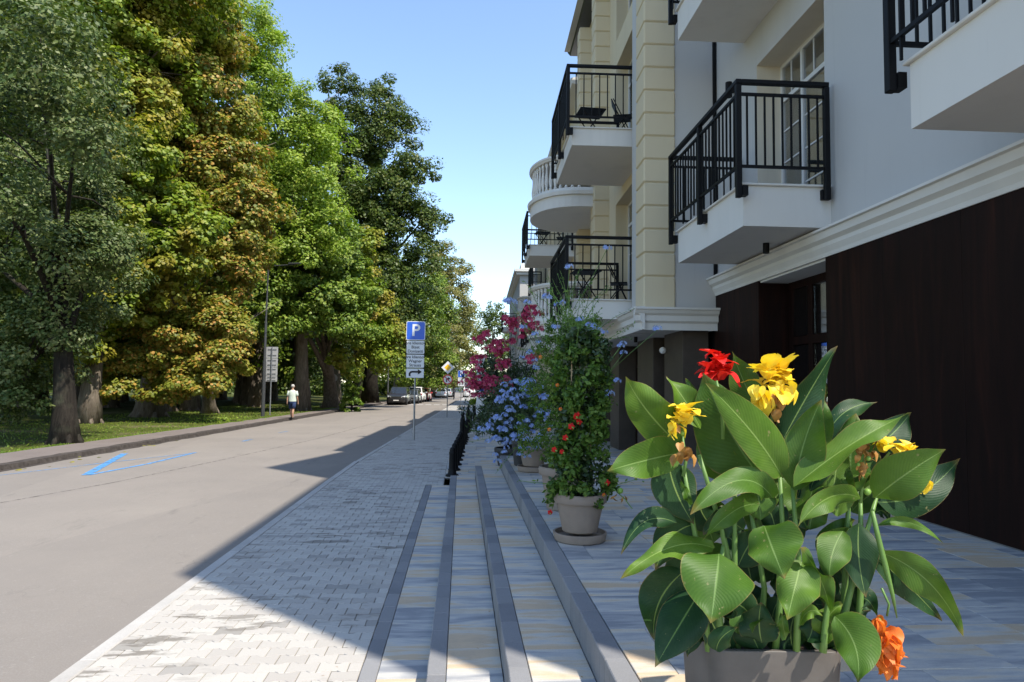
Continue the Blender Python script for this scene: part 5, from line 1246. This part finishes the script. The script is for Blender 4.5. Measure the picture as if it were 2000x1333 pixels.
st = [(rnd.uniform(-.12,.12), rnd.uniform(-.1,.1), rnd.uniform(1.1,1.5), rnd.uniform(-.5,.5), rnd.uniform(-.4,.2), 1.) for _ in range(16)]+[(.12, -.05, .06, .8, -.3, .25), (-.15, -.05, .1, -.8, -.2, .15)]
sprays(t, 'shrub', st, 0, .42, 16, .045, .02, 5)
redp = [petal_mesh(s, .05, .045, .55, 'red') for s in (1, 2)]
def trumpet(parent, p, sc_, mats, n=5, tilt=(-70, 0, 0), name='flower'):
    c = MB().tube([(0, 0, -.03*sc_), (0, 0, .0)], [.004*sc_, .007*sc_], 6).obj(name, L['bud'], parent, p, (R(-tilt[0]), 0, R(tilt[2])))
    for k in range(n): link('petal', mats[k % len(mats)], c, (0, 0, 0), (0, R(12), k*2*math.pi/n), sc_)
    return c
for (x, y, s) in ((1127,815,1.5), (1118,835,1.2), (1107,857,1.1), (1085,880,1.0), (1100,884,.9), (1185,945,1.1), (1075,1003,.9), (1130,826,1.1)):
    p = at_y(x, y, PY-.24)-O; trumpet(t, p, s*.9, redp, tilt=(80, 0, rnd.uniform(-30, 30)))
orp = [petal_mesh(9, .035, .04, .6, 'orange')]
for (x, y) in ((1089,753), (1095,800), (1073,840), (1056,698), (1180,968)): p = at_y(x, y, PY-.22)-O; trumpet(t, p, .75, orp, tilt=(80, 0, 0))
stick(t, 'label_stick', [(.15, -.12, .0), (.15, -.12, .12)], .006, M['signwhite'])
# seed head leaning over at its right
sh = MB(); c0 = Vector((.27, -.12, .10)); sh.tube([(.14, -.05, .02), (.22, -.1, .10), c0, (.36, -.16, .02), (.42, -.18, -.06)], .005, 6); sh.obj('seed_stalk', L['stem'], t)
for k in range(7): link('seed_husk', petal_mesh(40+k, .06, .018, .7, 'brown'), t, c0+Vector((rnd.uniform(0,.1), rnd.uniform(-.04,.02), rnd.uniform(-.08,.03))), (R(rnd.uniform(110, 200)), 0, rnd.uniform(0, 6)))
MB().ball(c0+Vector((.05,-.04,-.01)), .026, 10).obj('seed_pod', L['bud'], t, smooth=True)
# 2 plumbago behind it, tall, with pale blue flowers
P2 = Vector((1.12, 7.5, TZ)); pot(P2.x, P2.y, TZ, .26, .46, 'pot', 'larger taupe pot half hidden behind the front pot', False)
t = thing('plumbago', 'tall wispy plumbago with pale blue flowers rising above the front climber', 'plant', P2+Vector((0, 0, .45))); O = Vector(t.location)
pts = []; rr = []
for k in range(210):
    z = rnd.uniform(.1, 1.62); w_ = .38+.14*math.sin(z*2.2)-.10*max(0, z-1.1); a = rnd.uniform(0, 6.28); u_ = rnd.random()**.5; pts.append((w_*u_*math.cos(a)+.10*(z-.6), w_*u_*math.sin(a)*.8, z)); rr.append(rnd.uniform(.05, .10))
blob(pts[:130], rr[:130], 60, .042, 'shrub', t, aspect=.4); blob(pts[130:], rr[130:], 60, .042, 'shrub', t, aspect=.4)
st = [(rnd.uniform(-.15,.3), rnd.uniform(-.2,.2), rnd.uniform(1.1,1.6), rnd.uniform(-.9,.9), rnd.uniform(-.5,.3), rnd.uniform(.3,1.2)) for _ in range(34)]
sprays(t, 'shrub', st, 0, .62, 22, .036, .03, 8)
for i, (x, y) in enumerate(((1186,486), (1112,524), (1098,592), (1090,596), (1157,640), (1150,636), (1166,645), (1133,627), (1170,668), (1180,650), (1284,645), (1212,677), (1218,690), (1170,690), (1030,592), (1000,592), (992,590), (1068,582), (1022,640), (1170,735), (1160,760), (1190,770), (1045,655), (1205,745), (1217,672), (1168,842), (1145,660), (1085,640), (1178,710))):
    p = at_y(x, y, P2.y-.35)-O; link('flower_cluster', BLUE[i % 3], t, p, (0, 0, rnd.uniform(-.6, .6)), rnd.uniform(.95, 1.4))
    if y < 700: stick(t, 'flower_stalk', [p, p.lerp(Vector((p.x*.5, p.y*.4, max(.8, p.z-.35))), .55)+Vector((0, 0, -.05)), Vector((p.x*.45, p.y*.35, max(.8, p.z-.5)))], .003, L['stem'])
# 3 low plumbago mass in the next pot
P3 = Vector((1.13, 10.7, TZ)); pot(P3.x, P3.y, TZ, .24, .42, 'pot', 'third round taupe pot on a saucer under the blue flowers')
pot(1.0, 11.4, TZ, .17, .42, 'pot_dark', 'narrow dark pot just left behind the third taupe pot', False)
t = thing('plumbago', 'bushy plumbago covered in pale blue flowers spilling to the left', 'plant', P3+Vector((0, 0, .38))); O = Vector(t.location)
pts = []; rr = []
for k in range(170):
    a = rnd.uniform(0, 6.28); e = rnd.uniform(-.35, 1.2); u_ = rnd.random()**.4; pts.append((-.22+.62*u_*math.cos(a)*math.cos(e*.8), .55*u_*math.sin(a)*math.cos(e*.8), .45+.62*u_*math.sin(e))); rr.append(rnd.uniform(.06, .12))
blob(pts, rr, 30, .05, 'shrub_dark', t, aspect=.42)
sprays(t, 'shrub', [(-.5, -.2, .15, -1, -.3, .1), (-.6, -.1, .2, -1, -.4, .25), (-.3, -.3, .0, -.6, -.3, -.5), (-.4, 0, .9, -.5, -.2, .9), (.2, 0, 1., .3, -.2, 1)], 0, .5, 18, .04, .03, 3)
fl_ = []
for k in range(92):
    a = rnd.uniform(0, 6.28); u_ = rnd.random()**.5; fl_.append((1012+62*u_*math.cos(a)+(8 if rnd.random() < .5 else 0), 815+78*u_*math.sin(a)))
fl_ += [(929,857), (953,863), (968,890), (940,840), (972,903), (985,885), (1075,833), (1030,893), (1020,700), (1035,690), (1045,705), (1052,670), (1048,720)]
for i, (x, y) in enumerate(fl_):
    p = at_y(x, y, P3.y-rnd.uniform(.35, .6))-O; link('flower_cluster', BLUE[i % 3], t, p, (rnd.uniform(-.3,.3), 0, rnd.uniform(-.8, .8)), rnd.uniform(1.0, 1.75))
# 4 oleander, pink
P4 = Vector((.95, 13.6, PZ)); pot(P4.x, P4.y, PZ, .28, .5, 'pot_dark', 'dark pot holding the oleander beyond the terrace', False)
t = thing('oleander', 'tall dark oleander with clusters of pink flowers beside the bollards', 'plant', P4+Vector((0, 0, .45))); O = Vector(t.location)
mb = MB(); Pl = []; Nl = []; rs = random.Random(4)
for k in range(120):
    a = rs.uniform(0, 6.28); sp = rs.uniform(.15, 1.)*(.9 if k % 2 else 1.); hh = rs.uniform(.5, 2.35)*(1-.25*sp); tip = Vector((math.cos(a)*sp*1.0-.12, math.sin(a)*sp*.7, hh)); mid = Vector((tip.x*.35, tip.y*.35, hh*.55)); mb.tube([(0, 0, 0), mid, tip], [.012, .008, .004], 5)
    for q_ in range(46):
        f_ = rs.uniform(.25, 1.03); p = mid.lerp(tip, (f_-.5)*2) if f_ > .5 else mid*(f_*2); d = Vector((rs.uniform(-1,1), rs.uniform(-1,1), rs.uniform(-.2,.9))).normalized(); Pl.append(p+d*.06); Nl.append(Vector((rs.uniform(-1,1), rs.uniform(-1,.3), rs.uniform(0,1))))
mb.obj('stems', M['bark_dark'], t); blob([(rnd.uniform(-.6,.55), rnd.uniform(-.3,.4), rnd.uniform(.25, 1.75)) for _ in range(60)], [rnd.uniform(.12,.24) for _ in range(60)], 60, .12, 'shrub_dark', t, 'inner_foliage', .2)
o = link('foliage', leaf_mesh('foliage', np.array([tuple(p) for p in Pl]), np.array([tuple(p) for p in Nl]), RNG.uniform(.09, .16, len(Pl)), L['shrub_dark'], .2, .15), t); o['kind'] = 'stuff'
spk = [(948,668), (958,680), (966,672), (975,680), (985,676), (1000,668), (1008,640), (998,632), (1020,625), (1035,612), (980,690), (943,664), (935,700), (932,710), (975,712), (985,716), (918,735), (925,742), (930,748), (940,752), (950,745), (948,735), (960,750), (965,742), (985,745), (980,748), (930,775), (920,762), (1028,640), (1035,632), (1030,650), (1045,700), (1003,625), (995,650), (1042,625), (955,760), (912,742), (1052,612), (1046,640)]
for i, (x, y) in enumerate(spk):
    p = at_y(x+rnd.uniform(-3,3), y+rnd.uniform(-3,3), P4.y-rnd.uniform(.35,.7))-O; [link('flower_cluster', PINK[(i+k) % 3], t, p+Vector((rnd.uniform(-.12,.12), rnd.uniform(-.06,.06), rnd.uniform(-.10,.10)))*(k > 0), (0, 0, rnd.uniform(-.6,.6)), rnd.uniform(.9, 1.6)) for k in range(5)]
    if y < 660 or x < 930: stick(t, 'flower_stalk', [p, Vector((p.x*.5, p.y*.4, p.z-.45))], .004, M['bark_dark'])
# grass box and banner further on
g = at_z(935, 823, PZ-.1); t = thing('planter_box', 'black square planter box at the end of the bollards', 'planter', g)
for x, y in ((-.28, -.28), (.2, -.28), (-.28, .2), (.2, .2)): BOX('foot', M['black'], t, x, x+.08, y, y+.08, 0, .08)
MB().bbox(-.30, .30, -.30, .30, .08, .75, .015).obj('box', M['black'], t)
t = thing('ornamental_grass', 'tuft of fine ornamental grass in the black planter box', 'plant', g+Vector((0, 0, .74)))
n = 500; a = RNG.uniform(0, 6.28, n); u_ = RNG.random(n)**.5; P = np.stack([np.cos(a)*u_*.45, np.sin(a)*u_*.45, .28*(1-u_*.5)+RNG.uniform(-.05, .1, n)], 1); N = np.stack([-np.sin(a), np.cos(a), RNG.uniform(-.2, .2, n)], 1)
o = link('foliage', leaf_mesh('foliage', P, N, RNG.uniform(.2, .4, n), L['ash'], .12), t); o['kind'] = 'stuff'
g = at_z(945, 838, PZ-.08); t = thing('banner', 'white vertical feather banner standing among the plants', 'banner', g)
MB().tube([(0, 0, 0), (0, 0, 3.0)], .02, 8).obj('pole', M['steel'], t); MB().lathe([(.25, 0), (.25, .03), (.05, .06)], 12).obj('base', M['black'], t)
bv = []; 
for k in range(13): z = .5+2.4*k/12; wv = .04*math.sin(k*1.3); bv += [(.02, wv, z), (-.30-.04*math.sin(k*.8), wv*1.5+.03, z)]
MB().add(bv, [(2*i, 2*i+1, 2*i+3, 2*i+2) for i in range(12)]).obj('cloth', M['signwhite'], t, fix=False)
BOX('print', M['signblue'], t, -.2, -.02, -.062, -.06, 1.5, 1.9)

# ------------------------------------------------------------------ the canna in the foreground planter
CY = 2.42; kpx = CY/F
cc = at_y(1522, 1265, CY); RIM = cc.z; PLW = 300*kpx/2
t = thing('square_planter', 'grey-brown square planter with rounded corners in the right foreground', 'planter', (cc.x, CY+.20, TZ))
oh = RIM-TZ; W2 = PLW*.88
def rr2(w_, r_, n=6):
    p = []
    for cx, cy, a0 in ((w_-r_, w_-r_, 0), (-w_+r_, w_-r_, 90), (-w_+r_, -w_+r_, 180), (w_-r_, -w_+r_, 270)):
        for k in range(n): a = R(a0+90*k/(n-1)); p.append((cx+r_*math.cos(a), cy+r_*math.sin(a)))
    return p
def loft(secs):
    v = []; f = []; n = len(secs[0][0])
    for poly, z in secs: v += [(x, y, z) for x, y in poly]
    for i in range(len(secs)-1):
        for k in range(n): f.append((i*n+k, i*n+(k+1) % n, (i+1)*n+(k+1) % n, (i+1)*n+k))
    return MB().add(v, f)
loft([(rr2(W2*.90, .05), 0), (rr2(W2*.91, .05), .01), (rr2(W2*1.0, .06), oh-.012), (rr2(W2*.995, .06), oh-.002), (rr2(W2*.985, .055), oh), (rr2(W2*.91, .05), oh), (rr2(W2*.90, .05), oh-.004), (rr2(W2*.89, .05), oh-.08)]).obj('body', M['planter'], t, rot=(0, 0, R(-4)), smooth='auto')
MB().prism(rr2(W2*.895, .05), 2, oh-.10, oh-.07).obj('soil', M['soil'], t, rot=(0, 0, R(-4)))
CT = thing('canna_lily', 'large canna plant with broad green leaves and yellow and red flowers in the planter', 'plant', (cc.x, CY+.20, RIM-.07)); CO = Vector(CT.location)
def cpx(x, y, d=0.): return at_y(1150+.51987*x, 640+.51987*y, CY+d)
def canna_leaf(b, m_, t_, wd, d=(0,0,0), roll=0., fold=.25, mat='canna', wav=.012, seed=0):
    B0, M0, T0 = cpx(*b, d[0]), cpx(*m_, d[1]), cpx(*t_, d[2]); ctl = M0*2-(B0+T0)*.5
    W = wd*.51987*(CY+d[1])/F*1.0; nu, nv = 9, 19; rs = random.Random(seed*13+5); tw = rs.uniform(-28, 28); wv = wav*rs.uniform(1., 2.6); fq = rs.uniform(6, 13); dr = rs.uniform(.02, .34); asym = rs.uniform(-.12, .12); V = []; Fc = []; UV = []
    for j in range(nv):
        s = j/(nv-1); p = B0*(1-s)**2+ctl*2*s*(1-s)+T0*s*s; tg = ((ctl-B0)*(1-s)+(T0-ctl)*s).normalized()
        vw = (CAM-p).normalized(); sd = tg.cross(vw); sd = sd.normalized() if sd.length > 1e-4 else rt.copy(); nn = sd.cross(tg)
        if nn.dot(vw) < 0: nn = -nn
        a = R(roll+tw*(s-.4)); s2 = sd*math.cos(a)+nn*math.sin(a); n2 = nn*math.cos(a)-sd*math.sin(a)
        prof = max(0., math.sin(math.pi*s**.78))**.82*(1-.30*s**2)*(1-.35*max(0., s-.82)/.18)*1.12; prof = max(prof, .035*(1-s))
        for i in range(nu):
            q_ = i/(nu-1)*2-1; w_ = W*.5*prof*(1+asym*q_)
            V.append(p+s2*q_*w_+n2*(fold*abs(q_)**1.2*w_ - dr*abs(q_)**3*w_ + wv*math.sin(s*fq+(2.1 if q_ > 0 else 0)+seed*1.7)*abs(q_)**1.5*min(1, 6*prof))-CO); UV.append((i/(nu-1), s))
    for j in range(nv-1):
        for i in range(nu-1): Fc.append((j*nu+i, j*nu+i+1, (j+1)*nu+i+1, (j+1)*nu+i))
    me = bpy.data.meshes.new('leaf'); me.from_pydata([tuple(v) for v in V], [], Fc); me.update(); u_ = me.uv_layers.new(name='UVMap')
    for lp_ in me.loops: u_.data[lp_.index].uv = UV[lp_.vertex_index]
    me.polygons.foreach_set('use_smooth', [True]*len(me.polygons)); me.materials.append(L[mat]); link('leaf', me, CT)
CL = [ # base, mid, tip, width, depth offsets, roll, fold, material
 ((350,450),(225,320),(138,183),165,(0,-.03,-.06),12,.25,'canna'), ((420,380),(355,265),(290,183),95,(.05,.06,.08),-25,.3,'canna'), ((430,320),(395,245),(362,190),36,(.06,.08,.1),0,.2,'canna'),
 ((640,560),(520,370),(430,170),250,(.02,.03,.02),14,.22,'canna'), ((725,560),(610,390),(437,208),165,(-.04,-.12,-.16),-22,.28,'canna'), ((650,330),(590,220),(538,88),130,(.12,.16,.18),20,.25,'canna'),
 ((730,420),(830,240),(936,68),150,(.05,.04,.02),-38,.35,'canna_shade'), ((770,610),(810,430),(875,270),150,(-.05,-.09,-.12),8,.2,'canna'), ((860,480),(875,350),(855,235),80,(.03,.04,.05),0,.2,'canna'),
 ((885,430),(960,320),(1085,280),85,(.12,.16,.2),35,.3,'canna_shade'), ((985,625),(985,470),(1005,322),185,(.02,.05,.08),5,.18,'canna'), ((770,600),(985,440),(1213,318),120,(-.10,-.12,-.10),38,.4,'canna'),
 ((1090,440),(1150,390),(1212,318),120,(.15,.18,.2),-10,.2,'canna_shade'), ((1075,640),(1200,545),(1342,457),165,(-.04,-.12,-.16),-14,.18,'canna'), ((1085,655),(1250,620),(1396,490),165,(.02,.06,.12),-6,.15,'canna_shade'),
 ((350,470),(210,500),(68,540),150,(0,-.06,-.10),18,.22,'canna'), ((300,505),(330,620),(395,740),165,(.05,.04,.02),10,.2,'canna_shade'), ((382,670),(365,620),(343,568),28,(-.08,-.09,-.1),0,.2,'canna'),
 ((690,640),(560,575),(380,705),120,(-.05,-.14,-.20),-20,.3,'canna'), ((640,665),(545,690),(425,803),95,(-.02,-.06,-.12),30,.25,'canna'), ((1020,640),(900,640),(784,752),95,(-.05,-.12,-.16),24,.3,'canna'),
 ((330,735),(210,730),(120,855),75,(.02,.0,-.04),-20,.3,'canna_shade'), ((470,830),(310,825),(118,946),95,(-.02,-.10,-.16),-24,.28,'canna'), ((400,740),(310,790),(250,915),140,(.05,.04,.02),12,.2,'canna_shade'),
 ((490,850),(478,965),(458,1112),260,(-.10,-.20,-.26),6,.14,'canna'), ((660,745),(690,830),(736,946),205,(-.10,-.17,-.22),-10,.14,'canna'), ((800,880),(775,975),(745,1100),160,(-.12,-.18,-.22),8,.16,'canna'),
 ((955,765),(915,850),(905,946),125,(-.06,-.10,-.13),6,.18,'canna'), ((905,1065),(870,945),(795,826),75,(-.10,-.14,-.16),28,.35,'canna'), ((1015,735),(1015,870),(1042,1016),130,(-.03,-.05,-.08),16,.3,'canna_shade'),
 ((420,990),(340,1120),(248,1278),170,(-.02,-.08,-.14),-10,.18,'canna_shade'), ((360,915),(265,1030),(245,1175),160,(.04,.04,.02),10,.2,'canna_shade'), ((650,1185),(640,1110),(648,1032),140,(-.04,-.06,-.07),0,.18,'canna_shade'),
 ((925,1085),(1000,1195),(1010,1340),160,(-.12,-.20,-.25),-8,.16,'canna'), ((1085,840),(1280,960),(1408,1163),115,(-.02,-.06,-.08),-18,.28,'canna'), ((1080,870),(1190,960),(1328,1105),110,(.02,.04,.06),10,.2,'canna_shade'),
 ((1085,745),(1210,735),(1334,814),36,(-.03,-.05,-.07),10,.3,'canna'), ((480,1215),(500,1165),(560,1125),75,(-.16,-.18,-.2),10,.2,'canna_shade'), ((740,1170),(730,1120),(725,1075),45,(-.1,-.12,-.13),10,.2,'canna'),
 ((790,1120),(830,1065),(880,1085),50,(-.12,-.15,-.17),20,.3,'canna'), ((880,1180),(900,1090),(955,1040),90,(-.06,-.08,-.08),10,.2,'canna'), ((610,680),(640,600),(700,640),110,(.04,.05,.06),0,.2,'canna_shade'),
 ((560,560),(470,480),(415,400),130,(.06,.08,.1),0,.2,'canna'), ((880,650),(870,560),(900,450),150,(.06,.08,.1),0,.2,'canna_shade'), ((830,760),(850,690),(905,640),110,(.05,.06,.07),0,.2,'canna'),
 ((560,900),(600,820),(650,760),120,(.06,.07,.08),0,.2,'canna_shade'), ((330,1000),(350,900),(420,830),110,(.06,.05,.04),10,.2,'canna_shade'), ((1000,1060),(1040,1020),(1085,1090),90,(.02,.0,-.02),0,.2,'canna_shade'),
 ((1075,700),(1105,690),(1132,725),50,(.04,.04,.04),0,.2,'canna_shade'), ((440,1090),(395,1160),(370,1240),70,(.05,.05,.05),10,.2,'canna_shade'), ((690,1090),(700,1050),(725,1010),80,(.04,.04,.04),0,.2,'canna_shade'),
 ((640,1215),(600,1130),(560,1060),130,(.0,.0,.0),0,.2,'canna_shade'), ((770,1215),(760,1130),(790,1050),140,(.02,.02,.02),0,.2,'canna_shade'), ((870,1215),(900,1130),(980,1090),120,(.0,.0,.0),0,.2,'canna_shade'), ((540,1215),(480,1140),(440,1050),120,(.03,.03,.03),0,.2,'canna_shade'), ((690,1215),(690,1130),(640,1060),120,(.05,.05,.05),10,.2,'canna_shade'), ((830,1215),(850,1120),(830,1020),120,(.06,.06,.06),0,.2,'canna_shade'), ((950,1200),(1010,1130),(1090,1120),100,(.05,.05,.05),0,.2,'canna_shade'), ((470,1190),(400,1120),(340,1150),110,(.06,.06,.06),0,.2,'canna_shade'),
 ((620,1100),(560,1040),(500,1060),120,(.0,-.04,-.08),10,.2,'canna_shade'), ((760,1000),(730,940),(700,900),120,(.02,.03,.04),0,.2,'canna_shade'), ((700,760),(680,690),(640,640),120,(.05,.06,.07),0,.2,'canna_shade'),
 ((820,1180),(840,1120),(820,1050),90,(-.05,-.05,-.05),0,.2,'canna_shade'), ((560,1150),(600,1100),(690,1090),80,(-.03,-.04,-.05),20,.2,'canna'), ((960,960),(930,880),(870,830),110,(.06,.06,.06),0,.2,'canna_shade'),
 ((740,720),(820,700),(890,720),110,(.06,.08,.1),0,.2,'canna_shade'), ((580,760),(500,730),(430,780),110,(.04,.04,.03),10,.2,'canna_shade'), ((1000,1150),(1010,1090),(1060,1060),90,(.06,.07,.08),0,.2,'canna_shade'), ((500,1180),(450,1120),(430,1050),90,(.08,.08,.08),0,.2,'canna_shade'),
 ((780,560),(700,470),(660,400),140,(.10,.12,.14),0,.2,'canna_shade'), ((960,1180),(960,1060),(930,960),110,(.1,.1,.1),0,.2,'canna_shade'), ((640,960),(640,880),(600,800),110,(.1,.1,.1),0,.2,'canna_shade'),
 ((870,1000),(880,960),(850,900),100,(.06,.06,.06),0,.2,'canna_shade'), ((480,760),(420,680),(440,600),120,(.08,.09,.1),0,.2,'canna_shade'), ((560,1080),(540,1020),(560,940),110,(.06,.06,.06),0,.2,'canna_shade')]
rs_ = random.Random(21)
for k in range(26):
    bx_, by_ = rs_.uniform(430, 960), rs_.uniform(760, 1170); sg = 1 if bx_ > 690 else -1; dd = rs_.uniform(.05, .24)
    tx_, ty_ = bx_+sg*rs_.uniform(40, 190), by_-rs_.uniform(-60, 170)
    CL.append(((bx_, by_), ((bx_+tx_)/2, (by_+ty_)/2-rs_.uniform(15, 50)), (tx_, ty_), rs_.uniform(110, 170), (dd, dd+.03, dd+.04), rs_.uniform(-25, 25), .22, rs_.choice(('canna', 'canna_shade', 'canna_shade'))))
for k in range(18):
    bx_, by_ = rs_.uniform(520, 1000), rs_.uniform(560, 900); sg = (bx_-740)/260+rs_.uniform(-.4, .4); dd = rs_.uniform(-.03, .12)
    tx_, ty_ = bx_+sg*rs_.uniform(60, 170), by_-rs_.uniform(110, 260)
    CL.append(((bx_, by_), ((bx_+tx_)/2-sg*12, (by_+ty_)/2-rs_.uniform(5, 25)), (tx_, ty_), rs_.uniform(70, 125), (dd, dd+.02, dd+.05), rs_.uniform(-45, 45), .3, rs_.choice(('canna', 'canna', 'canna_shade'))))
for i, c in enumerate(CL): canna_leaf(c[0], c[1], c[2], c[3], c[4], c[5], c[6], c[7], .010, i)
STEMS = [((700,1215),(735,880),(718,560),0.), ((880,1220),(890,1100),(905,990),-.08), ((500,1200),(480,1000),(505,820),0.), ((950,1215),(965,900),(978,600),.02), ((1010,1215),(1025,900),(1020,640),.0), ((560,1215),(548,900),(548,560),.04),
 ((930,1215),(985,980),(1080,640),-.02), ((640,1215),(660,980),(600,640),.05), ((780,1215),(790,900),(765,600),-.03), ((450,1215),(420,900),(355,520),.03), ((600,1215),(500,760),(415,480),.05)]
for a, b, c, d in STEMS:
    MB().tube([cpx(*a, d)-CO, cpx((a[0]+b[0])/2, (a[1]+b[1])/2, d)-CO, cpx(*b, d)-CO, cpx((c[0]+b[0])/2, (c[1]+b[1])/2, d)-CO, cpx(*c, d)-CO], [.013, .012, .011, .009, .007], 8).obj('stem', L['stem'], CT, smooth=True)
for pts in ([(718,560),(700,430),(685,330)], [(355,560),(365,500),(352,410)], [(1020,660),(1030,560),(1040,440)], [(1070,640),(1090,520),(1130,470)], [(505,420),(500,300),(480,200)]):
    MB().tube([cpx(*p, -.02)-CO for p in pts], [.007, .006, .004], 7).obj('flower_stem', L['stem'], CT, smooth=True)
MB().tube([cpx(*p, -.1)-CO for p in [(1065,690),(1085,780),(1115,900),(1140,1000),(1158,1092)]], [.007, .009, .010, .007, .002], 8).obj('hanging_pod', L['stem'], CT, smooth=True)
MB().tube([cpx(*p, -.1)-CO for p in [(1100,980),(1128,1040),(1120,1085)]], .004, 6).obj('flower_stem', L['stem'], CT, smooth=True)
PM = {m_: [petal_mesh(s, .085, .06, cu, m_) for s, cu in ((11, .35), (12, .7), (13, 1.0))] for m_ in ('red', 'yellow', 'orange', 'brown')}
def bloom(x, y, rx, ry, n, mat, d=-.08, wither=0, down=False, sc_=1., seed=1):
    rs = random.Random(seed); c0 = cpx(x, y, d); hub = MB().ball((0, 0, 0), .008, 8).obj('flower', L['bud'], CT, c0-CO, smooth=True)
    for k in range(n):
        dx, dy = rs.uniform(-1, 1), rs.uniform(-1, 1); dd = rs.uniform(-.04, .03); p = cpx(x+dx*rx*.6, y+dy*ry*.6+(10 if not down else -10), d+dd)-c0
        az = rs.uniform(0, 6.28); tl = rs.uniform(8, 70)+(100 if down else 0)
        mm = PM['brown'] if (k < wither) else PM[mat]
        link('petal', rs.choice(mm), hub, p, (0, R(tl), az), rs.uniform(.75, 1.2)*sc_*(.75 if k < wither else 1))
bloom(475, 150, 60, 80, 32, 'red', .10, 0, False, .95, 3)
bloom(690, 175, 75, 60, 34, 'yellow', .0, 0, False, 1.0, 5); bloom(650, 250, 50, 40, 15, 'yellow', -.03, 3, True, .8, 6); bloom(700, 290, 45, 60, 17, 'brown', -.03, 6, True, .55, 7); bloom(735, 230, 30, 40, 11, 'yellow', -.03, 0, True, .8, 8)
bloom(355, 330, 50, 45, 17, 'yellow', -.06, 0, False, .85, 9); bloom(325, 375, 34, 24, 11, 'yellow', -.08, 4, True, .6, 10); bloom(355, 470, 42, 50, 17, 'brown', -.08, 7, True, .5, 11)
bloom(1120, 440, 34, 34, 11, 'yellow', .0, 0, False, .75, 12); bloom(1205, 462, 62, 24, 17, 'yellow', .0, 0, False, .75, 13); bloom(1262, 580, 20, 26, 9, 'yellow', .03, 0, True, .6, 14)
bloom(1125, 1170, 45, 60, 22, 'orange', -.12, 0, True, .85, 15); bloom(1130, 1240, 50, 50, 19, 'orange', -.12, 2, True, .8, 16); bloom(1090, 1100, 22, 22, 7, 'orange', -.12, 0, True, .6, 17)
bloom(1040, 450, 55, 70, 26, 'brown', -.06, 14, True, .5, 18); bloom(1030, 540, 20, 40, 11, 'brown', -.06, 6, True, .4, 19)
for (x, y, r_) in ((1037,428,.009), (1050,492,.008), (1047,618,.011), (1012,515,.006), (352,398,.007)): MB().ball(cpx(x, y, -.09)-CO, r_*1.1, 10).obj('seed_pod', L['bud'], CT, smooth=True)
